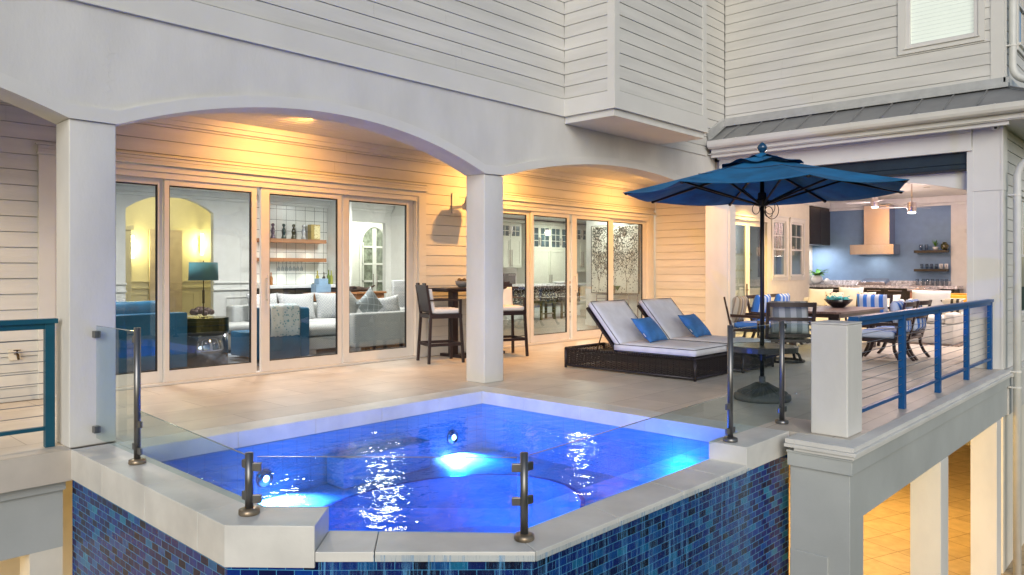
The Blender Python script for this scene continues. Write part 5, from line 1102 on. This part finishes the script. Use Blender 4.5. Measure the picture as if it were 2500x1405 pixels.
for x, c, nm in ((8.02, (.10, .06, .10), 'plum'), (8.27, (.04, .07, .06), 'dark green'), (8.50, (.05, .04, .012), 'dark bronze'), (8.74, (.5, .5, .52), 'white marbled')):
    mb = MB(); mb.lathe(bprof, (x, 14.30, 2.121), 18); tag(mb.build('figurine_bottle', M('glaze_' + nm.replace(' ', '_'), c, .2, var=.3, scale=14, coat=.4), smooth=True), '%s waisted bottle with a ball stopper on the upper bar shelf' % nm, 'bottle', 'ball topped bottles on the bar shelf')
t = thing('gold_box', (9.02, 14.32, 2.12), 'gold box with a sparkling mottled front at the right end of the upper shelf', 'box')
mb = MB(); mb.box(8.90, 9.12, 14.25, 14.40, 2.121, 2.45); mb.build('case', M('gold_case', (.42, .30, .08), .35, .4), t, bevel=.004); mb = MB(); mb.box(8.97, 9.11, 14.242, 14.249, 2.14, 2.43); mb.build('mottled_face', spots('gold_mottle', (.75, .65, .35), (.20, .12, .03), 30, .2, .35), t)
def gob(x, y, z, lab):
    mb = MB(); mb.lathe([(.03, 0), (.032, .004), (.005, .01), (.005, -.0 - .08), (.02, -.10), (.034, -.14), (.03, -.18)], (x, y, z), 12); return tag(mb.build('wine_glass', tumbler, smooth=True), lab, 'glass', 'wine glasses hanging under the lower bar shelf')
for k, q in enumerate(('first', 'second', 'third', 'fourth', 'fifth', 'sixth', 'seventh')): gob(8.15 + k * .09, 14.30, 1.625, 'clear wine glass hanging under the lower bar shelf, %s from the left' % q)
for x, c, h, nm in ((9.02, (.30, .26, .04), .30, 'yellow'), (9.30, (.10, .16, .02), .32, 'green'), (9.37, (.32, .34, .06), .30, 'pale green'), (9.18, (.02, .02, .02), .26, 'black'), (7.92, (.35, .12, .02), .26, 'amber')):
    mb = MB(); mb.lathe([(.034, 0), (.036, .01), (.036, h * .55), (.014, h * .72), (.013, h), (0, h)], (x, 14.2, 1.151), 14); tag(mb.build('liquor_bottle', M('bottle_' + nm.replace(' ', '_'), c, .12, coat=.5), smooth=True), '%s liquor bottle standing on the bar worktop' % nm, 'bottle', 'bottles on the bar worktop')
mb = MB(); mb.box(8.93, 9.25, 14.08, 14.28, 1.151, 1.17); tag(mb.build('tray', woodblk), 'small dark wooden tray under the bottles on the bar worktop', 'tray')
t = block('console_table', 'long brown wooden console table behind the sectional sofa', 'table', [('tabletop', (8.42, 10.4, 13.56, 13.80, .94, .985), shelfwood, .004), ('leg', (8.46, 8.54, 13.6, 13.7, 0, .939), shelfwood, .003), ('leg', (10.28, 10.36, 13.6, 13.7, 0, .939), shelfwood, .003), ('apron', (8.55, 10.27, 13.6, 13.75, .82, .939), shelfwood, 0)], (9.4, 13.7, 0))
bb = M('pale_blue_box_board', (.25, .38, .55), .7)
for b_, lab in (((8.60, 8.96, 13.59, 13.78, .986, 1.16), 'larger pale blue box, lower one of the stack on the console table'), ((8.67, 8.90, 13.60, 13.77, 1.161, 1.28), 'smaller pale blue box, upper one of the stack on the console table')):
    mb = MB(); mb.box(*b_); tag(mb.build('blue_box', bb, bevel=.004), lab, 'box', 'pale blue boxes')
mb = MB(); mb.tube([(9.45, 13.68, 1.02), (9.7, 13.66, 1.05), (9.95, 13.7, 1.03), (10.15, 13.66, 1.12)], [.05, .06, .04, .015], 8); mb.tube([(9.7, 13.66, 1.05), (9.55, 13.6, 1.10), (9.45, 13.68, 1.09)], [.03, .02, .01], 6); mb.tube([(9.9, 13.7, 1.04), (10.0, 13.6, 1.0)], [.03, .015], 6)
tag(mb.build('driftwood', M('dark_driftwood', (.07, .04, .03), .8, var=.4, scale=20, bmp=.6), smooth=True), 'dark gnarled driftwood ornament on the console table behind the cushions', 'ornament')
t = thing('arched_cabinet', (12.2, 16.5, 0), 'white cabinet with a tall pointed arch of two glazed doors in the pantry wall', 'cabinet')
mb = MB(); xs2 = [11.70 + 1.02 * i / 24 for i in range(25)]; 
def ach(x, c, hw, zs, zt): return zs + (zt - zs) * sqrt(max(0, 1 - ((x - c) / hw) ** 2))
vs = []
for off, hw, zs, zt in ((0, .40, 2.15, 2.62), (0, .48, 2.15, 2.72)):
    pts = [(12.22 - hw, .4)] + [(12.22 + hw * u, ach(12.22 + hw * u, 12.22, hw, zs, zt)) for u in [-1 + 2 * i / 20 for i in range(21)]] + [(12.22 + hw, .4)]
    vs += [(x, 16.47, z) for x, z in pts]
m_ = len(vs) // 2; mb.add(vs + [(x, 16.499, z) for x, y, z in vs], [(i, i + 1, i + 1 + m_, i + m_) for i in range(m_ - 1)] + [(i + m_, i + m_ + 1, i + 3 * m_ + 1, i + 3 * m_) for i in range(m_ - 1)]); fr = mb.build('arched_frame', white_in, t)
mb = MB(); pts = [(12.22 - .39, .4)] + [(12.22 + .39 * u, ach(12.22 + .39 * u, 12.22, .39, 2.15, 2.6)) for u in [-1 + 2 * i / 20 for i in range(21)]] + [(12.22 + .39, .4)]
mb.add([(x, 16.485, z) for x, z in pts], [tuple(range(len(pts)))]); mb.build('glazing', M('grey_green_glazing', (.24, .27, .22), .15, var=.4, scale=8), t)
mb = MB(); mb.box(12.16, 12.28, 16.46, 16.484, .4, 2.58)
for z in (.75, 1.14, 1.60, 2.06): mb.box(11.83, 12.61, 16.462, 16.483, z, z + .05)
mb.box(11.83, 11.87, 16.462, 16.483, .4, 2.2); mb.box(12.57, 12.61, 16.462, 16.483, .4, 2.2); mb.build('glazing_bar', white_in, t); mb = MB(); mb.box(12.15, 12.165, 16.42, 16.44, 1.0, 1.36); mb.box(12.27, 12.285, 16.42, 16.44, 1.0, 1.36); mb.build('handle', steel, t)
t = block('dining_side_chair', 'grey upholstered chair with wooden legs at the right edge of the living room', 'chair', [('backrest', (10.12, 10.62, 12.95, 13.05, .45, 1.24), gridfab, .03), ('seat', (10.12, 10.62, 12.5, 12.95, .42, .52), gridfab, .03), ('leg', (10.13, 10.18, 12.52, 12.57, 0, .419), shelfwood, 0), ('leg', (10.56, 10.61, 12.52, 12.57, 0, .419), shelfwood, 0), ('leg', (10.13, 10.18, 12.97, 13.02, 0, .419), shelfwood, 0), ('leg', (10.56, 10.61, 12.97, 13.02, 0, .419), shelfwood, 0)], (10.4, 12.8, 0))
def sconce(x, y, z, lab):
    t = thing('wall_sconce', (x, y, z), lab, 'wall lamp', 'lit sconces in the hall')
    mb = MB(); mb.box(x - .03, x + .03, y + .03, y + .06, z - .2, z + .2); mb.build('backplate', M('brass', (.55, .35, .08), .3, .9), t)
    mb = MB(); mb.tube([(x, y, z - .24), (x, y, z + .24)], .028, 12); mb.build('glass_tube', emis('sconce_glow', (1, .86, .42), 22), t); lamp('sconce_lamp', 'POINT', (x, y - .08, z), 13, (1, .80, .28), shadow_soft_size=.05)
sconce(6.19, 16.9, 1.96, 'glowing vertical sconce in the yellow hall, left one beside the white pilaster')
sconce(7.70, 16.9, 2.05, 'glowing vertical sconce in the yellow hall, right one above the lamp shade')
mb = MB(); mb.box(5.92, 6.06, 16.6, 16.94, 0, 2.3); mb.box(5.88, 6.10, 16.56, 16.945, 2.3, 2.4); o = mb.build('hall_pilaster', hallpaint, H, bevel=.004)
lamp('wall_glow', 'POINT', (10.95, 13.0, 1.75), 18, (1, .93, .75), shadow_soft_size=.08)
# ================================================================ KITCHEN
cabm = M('cream_cabinet_paint', (.72, .73, .64), .45, var=.03)
cabglass = M('teal_grey_cabinet_glass', (.06, .12, .15), .15, var=.5, scale=3)
t = thing('kitchen_cabinets', (20, 17.2, 0), 'tall cream kitchen cabinets with small glazed upper doors behind the right sliding door', 'cabinets')
mb = MB(); mb.box(19.0, 21.35, 17.0, 17.49, 0, 3.15); mb.box(16.6, 18.8, 17.1, 17.49, 1.55, 3.15); mb.box(16.6, 18.8, 17.0, 17.49, 0, 1.0); mb.box(21.55, 23.8, 17.1, 17.49, 1.40, 3.15); mb.box(21.55, 23.8, 17.0, 17.49, 0, 1.0); mb.build('carcass', cabm, t)
def cdoor(x0, x1, z0, z1, y, glz=0, hnd=0, cols=2, rows=3):
    w_ = .055; mb = MB(); mb.box(x0, x0 + w_, y - .022, y - .001, z0, z1); mb.box(x1 - w_, x1, y - .022, y - .001, z0, z1); mb.box(x0 + w_, x1 - w_, y - .022, y - .001, z0, z0 + w_); mb.box(x0 + w_, x1 - w_, y - .022, y - .001, z1 - w_, z1)
    if glz:
        for k in range(1, cols): xx = x0 + w_ + (x1 - x0 - 2 * w_) * k / cols; mb.box(xx - .011, xx + .011, y - .02, y - .001, z0 + w_, z1 - w_)
        for k in range(1, rows): zz = z0 + w_ + (z1 - z0 - 2 * w_) * k / rows; mb.box(x0 + w_, x1 - w_, y - .019, y - .001, zz - .011, zz + .011)
    d = mb.build('cabinet_door', cabm, t)
    if glz: mb = MB(); mb.box(x0 + w_, x1 - w_, y - .008, y - .0015, z0 + w_, z1 - w_); mb.build('glazing', cabglass, d)
    if hnd:
        hx = x1 - .04 if hnd > 0 else x0 + .04; zc = z0 + .25 if glz else (z0 + z1) / 2 - .2; hh = .13 if glz else .28
        if z1 - z0 > 1.5: hh = .38
        mb = MB(); mb.box(hx - .01, hx + .01, y - .06, y - .045, zc - hh, zc + hh); mb.box(hx - .008, hx + .008, y - .045, y - .0225, zc - hh + .02, zc - hh + .04); mb.box(hx - .008, hx + .008, y - .045, y - .0225, zc + hh - .04, zc + hh - .02); mb.build('handle', steel, d)
for i, (a, b) in enumerate(((19.03, 19.60), (19.61, 20.17), (20.20, 20.76), (20.77, 21.32))): cdoor(a, b, 2.22, 2.98, 17.0, 1, 1 if i % 2 == 0 else -1)
cdoor(19.03, 20.16, .1, 2.16, 17.0, 0, 1); cdoor(20.19, 21.32, .1, 2.16, 17.0, 0, -1)
for a, b, hn in ((17.72, 18.22, 1), (18.24, 18.74, -1), (21.6, 22.1, 1), (22.12, 22.62, -1)): cdoor(a, b, 2.55, 3.0, 17.1, 1, hn, 2, 2); cdoor(a, b, 1.62, 2.50, 17.1, 0, hn); cdoor(a, b, .45, .95, 17.0, 0, 0)
mb = MB(); mb.box(16.6, 21.5, 16.93, 17.49, 3.05, 3.151); mb.build('cornice', cabm, t, bevel=.01)
t = thing('coffee_machine', (18.4, 17.1, 1.0), 'black and steel coffee machine on the kitchen counter', 'coffee machine')
mb = MB(); mb.box(18.0, 18.35, 16.95, 17.3, 1.001, 1.36); mb.build('body', blackrub, t, bevel=.01); mb = MB(); mb.box(18.0, 18.35, 16.93, 16.949, 1.28, 1.34); mb.build('front_strip', steel, t)
t = thing('kitchen_island', (17.7, 15.4, 0), 'kitchen island faced with brown and white pebble mosaic under a pale top', 'island')
mb = MB(); mb.box(15.9, 19.4, 15.05, 16.0, .0, .97); mb.build('body', white_in, t); mb = MB(); mb.box(16.0, 19.3, 14.98, 15.049, .45, .965); mb.build('pebble_front', pebble, t); mb = MB(); mb.box(15.8, 19.5, 14.85, 16.1, .971, 1.03); mb.build('worktop', granite, t, bevel=.004)
mb = MB(); mb.lathe([(.12, 0), (.24, .07), (.23, .07), (0, .02)], (18.4, 15.1, 1.031), 24); tag(mb.build('bowl', white_cer, smooth=True), 'shallow white bowl on the kitchen island', 'bowl')
mb = MB(); mb.box(18.75, 19.25, 15.2, 15.5, 1.031, 1.10); tag(mb.build('wooden_box', shelfwood, bevel=.005), 'flat reddish wooden box on the kitchen island', 'box')
olive = M('olive_wood', (.10, .09, .03), .5)
for i, x in enumerate((16.95, 17.9)):
    t = thing('kitchen_stool', (x, 14.55, 0), '%s olive wood stool with a pebble patterned seat at the kitchen island' % ('left' if i == 0 else 'right'), 'stool', 'stools at the kitchen island')
    mb = MB(); mb.box(x - .36, x + .36, 14.3, 14.75, .56, .66); mb.build('seat', pebble, t, bevel=.02); mb = MB(); mb.box(x - .34, x + .34, 14.32, 14.73, .48, .559); mb.build('seat_frame', olive, t)
    for a in (-.3, .3):
        for b in (14.36, 14.69): mb = MB(); mb.box(x + a - .03, x + a + .03, b - .03, b + .03, 0, .479); mb.build('leg', olive, t)
    mb = MB(); mb.box(x - .27, x + .27, 14.34, 14.38, .16, .20); mb.build('footrest', olive, t)
t = thing('painting', (15.8, 11.15, 1.7), 'large white canvas of black speckled leaves on thin branches on the kitchen wall', 'painting')
mb = MB(); mb.box(15.80, 15.829, 10.44, 11.88, .88, 2.60); mb.build('canvas', artm, t); mb = MB(); mb.box(15.795, 15.835, 10.425, 10.439, .865, 2.615); mb.box(15.795, 15.835, 11.881, 11.895, .865, 2.615); mb.box(15.795, 15.835, 10.439, 11.881, .865, .879); mb.box(15.795, 15.835, 10.439, 11.881, 2.601, 2.615); mb.build('frame', blackrub, t)
mb = MB(); rr = random.Random(3)
def branch(y, z, a, L, d):
    if d == 0 or L < .06: return
    y2 = y + L * sin(a); z2 = z + L * cos(a)
    if not (10.48 < y2 < 11.84 and .92 < z2 < 2.5): return
    mb.bar((15.797, y, z), (15.797, y2, z2), .003, .003 + .0013 * d)
    branch(y2, z2, a + rr.uniform(.1, .5), L * .86, d - 1); branch(y2, z2, a - rr.uniform(.1, .5), L * .84, d - 1)
for y in (10.8, 11.1, 11.4, 11.65): branch(y, .9, rr.uniform(-.2, .2), .26, 6)
mb.build('painted_branches', blackrub, t)
mb = MB(); dl_ = M('painted_leaf_black', (.03, .05, .05), .7)
for k in range(3600):
    z = 1.15 + 1.42 * rr.random() ** .62; y = rr.uniform(10.47, 11.85)
    if rr.random() > .25 + .75 * (z - 1.1) / 1.5 * (.65 + .5 * sin(y * 9 + z * 4)): continue
    s_ = rr.uniform(.010, .028); a = rr.uniform(0, 6.3); mb.add([(15.7955, y + s_ * cos(a + q) * (1 if q_ % 2 else .55), z + s_ * sin(a + q) * (1 if q_ % 2 else .55)) for q_, q in enumerate((0, 1.2, 2.4, 3.6, 4.9))], [(0, 1, 2, 3, 4)])
mb.build('painted_leaves', dl_, t)
t = thing('console_table', (15.5, 10.9, 0), 'slim metal and glass console table under the speckled painting', 'table')
mb = MB(); mb.box(15.25, 15.7, 10.35, 11.35, .84, .86); mb.build('tabletop', tumbler, t)
for x in (15.27, 15.68):
    for y in (10.37, 11.33): mb = MB(); mb.box(x - .012, x + .012, y - .012, y + .012, 0, .839); mb.build('leg', steel, t)
mb = MB(); mb.box(15.262, 15.278, 10.38, 11.32, .74, .76); mb.build('rail', steel, t)
t = thing('potted_plant', (15.5, 10.85, .86), 'slim green leafed plant in a woven pot on the glass console table', 'plant')
mb = MB(); mb.lathe([(.09, 0), (.11, .1), (.10, .22), (.085, .22), (0, .18)], (15.5, 11.05, .861), 18); mb.build('pot', M('tan_woven_pot', (.35, .26, .18), .7, var=.4, scale=20), t, smooth=True)
mb = MB()
for k in range(10): leaf(mb, (15.5, 10.85, .95), k * .8, .12, .16, .03, .8)
mb.tube([(15.5, 11.0, 1.0), (15.5, 10.85, .98)], .008, 5); mb.build('leaves', leafm, t)

lamp('fan_lamp', 'POINT', (17.5, 4.66, 2.60), 50, (1, .74, .66), shadow_soft_size=.08)
lamp('fan_lamp', 'POINT', (19.0, 5.87, 2.88), 42, (1, .74, .66), shadow_soft_size=.08)
lamp('entry_fill', 'POINT', (16.6, 8.22, 2.3), 10, (.85, .95, 1), shadow_soft_size=.05)  # added fill to brighten the space behind the glass doors, no fixture
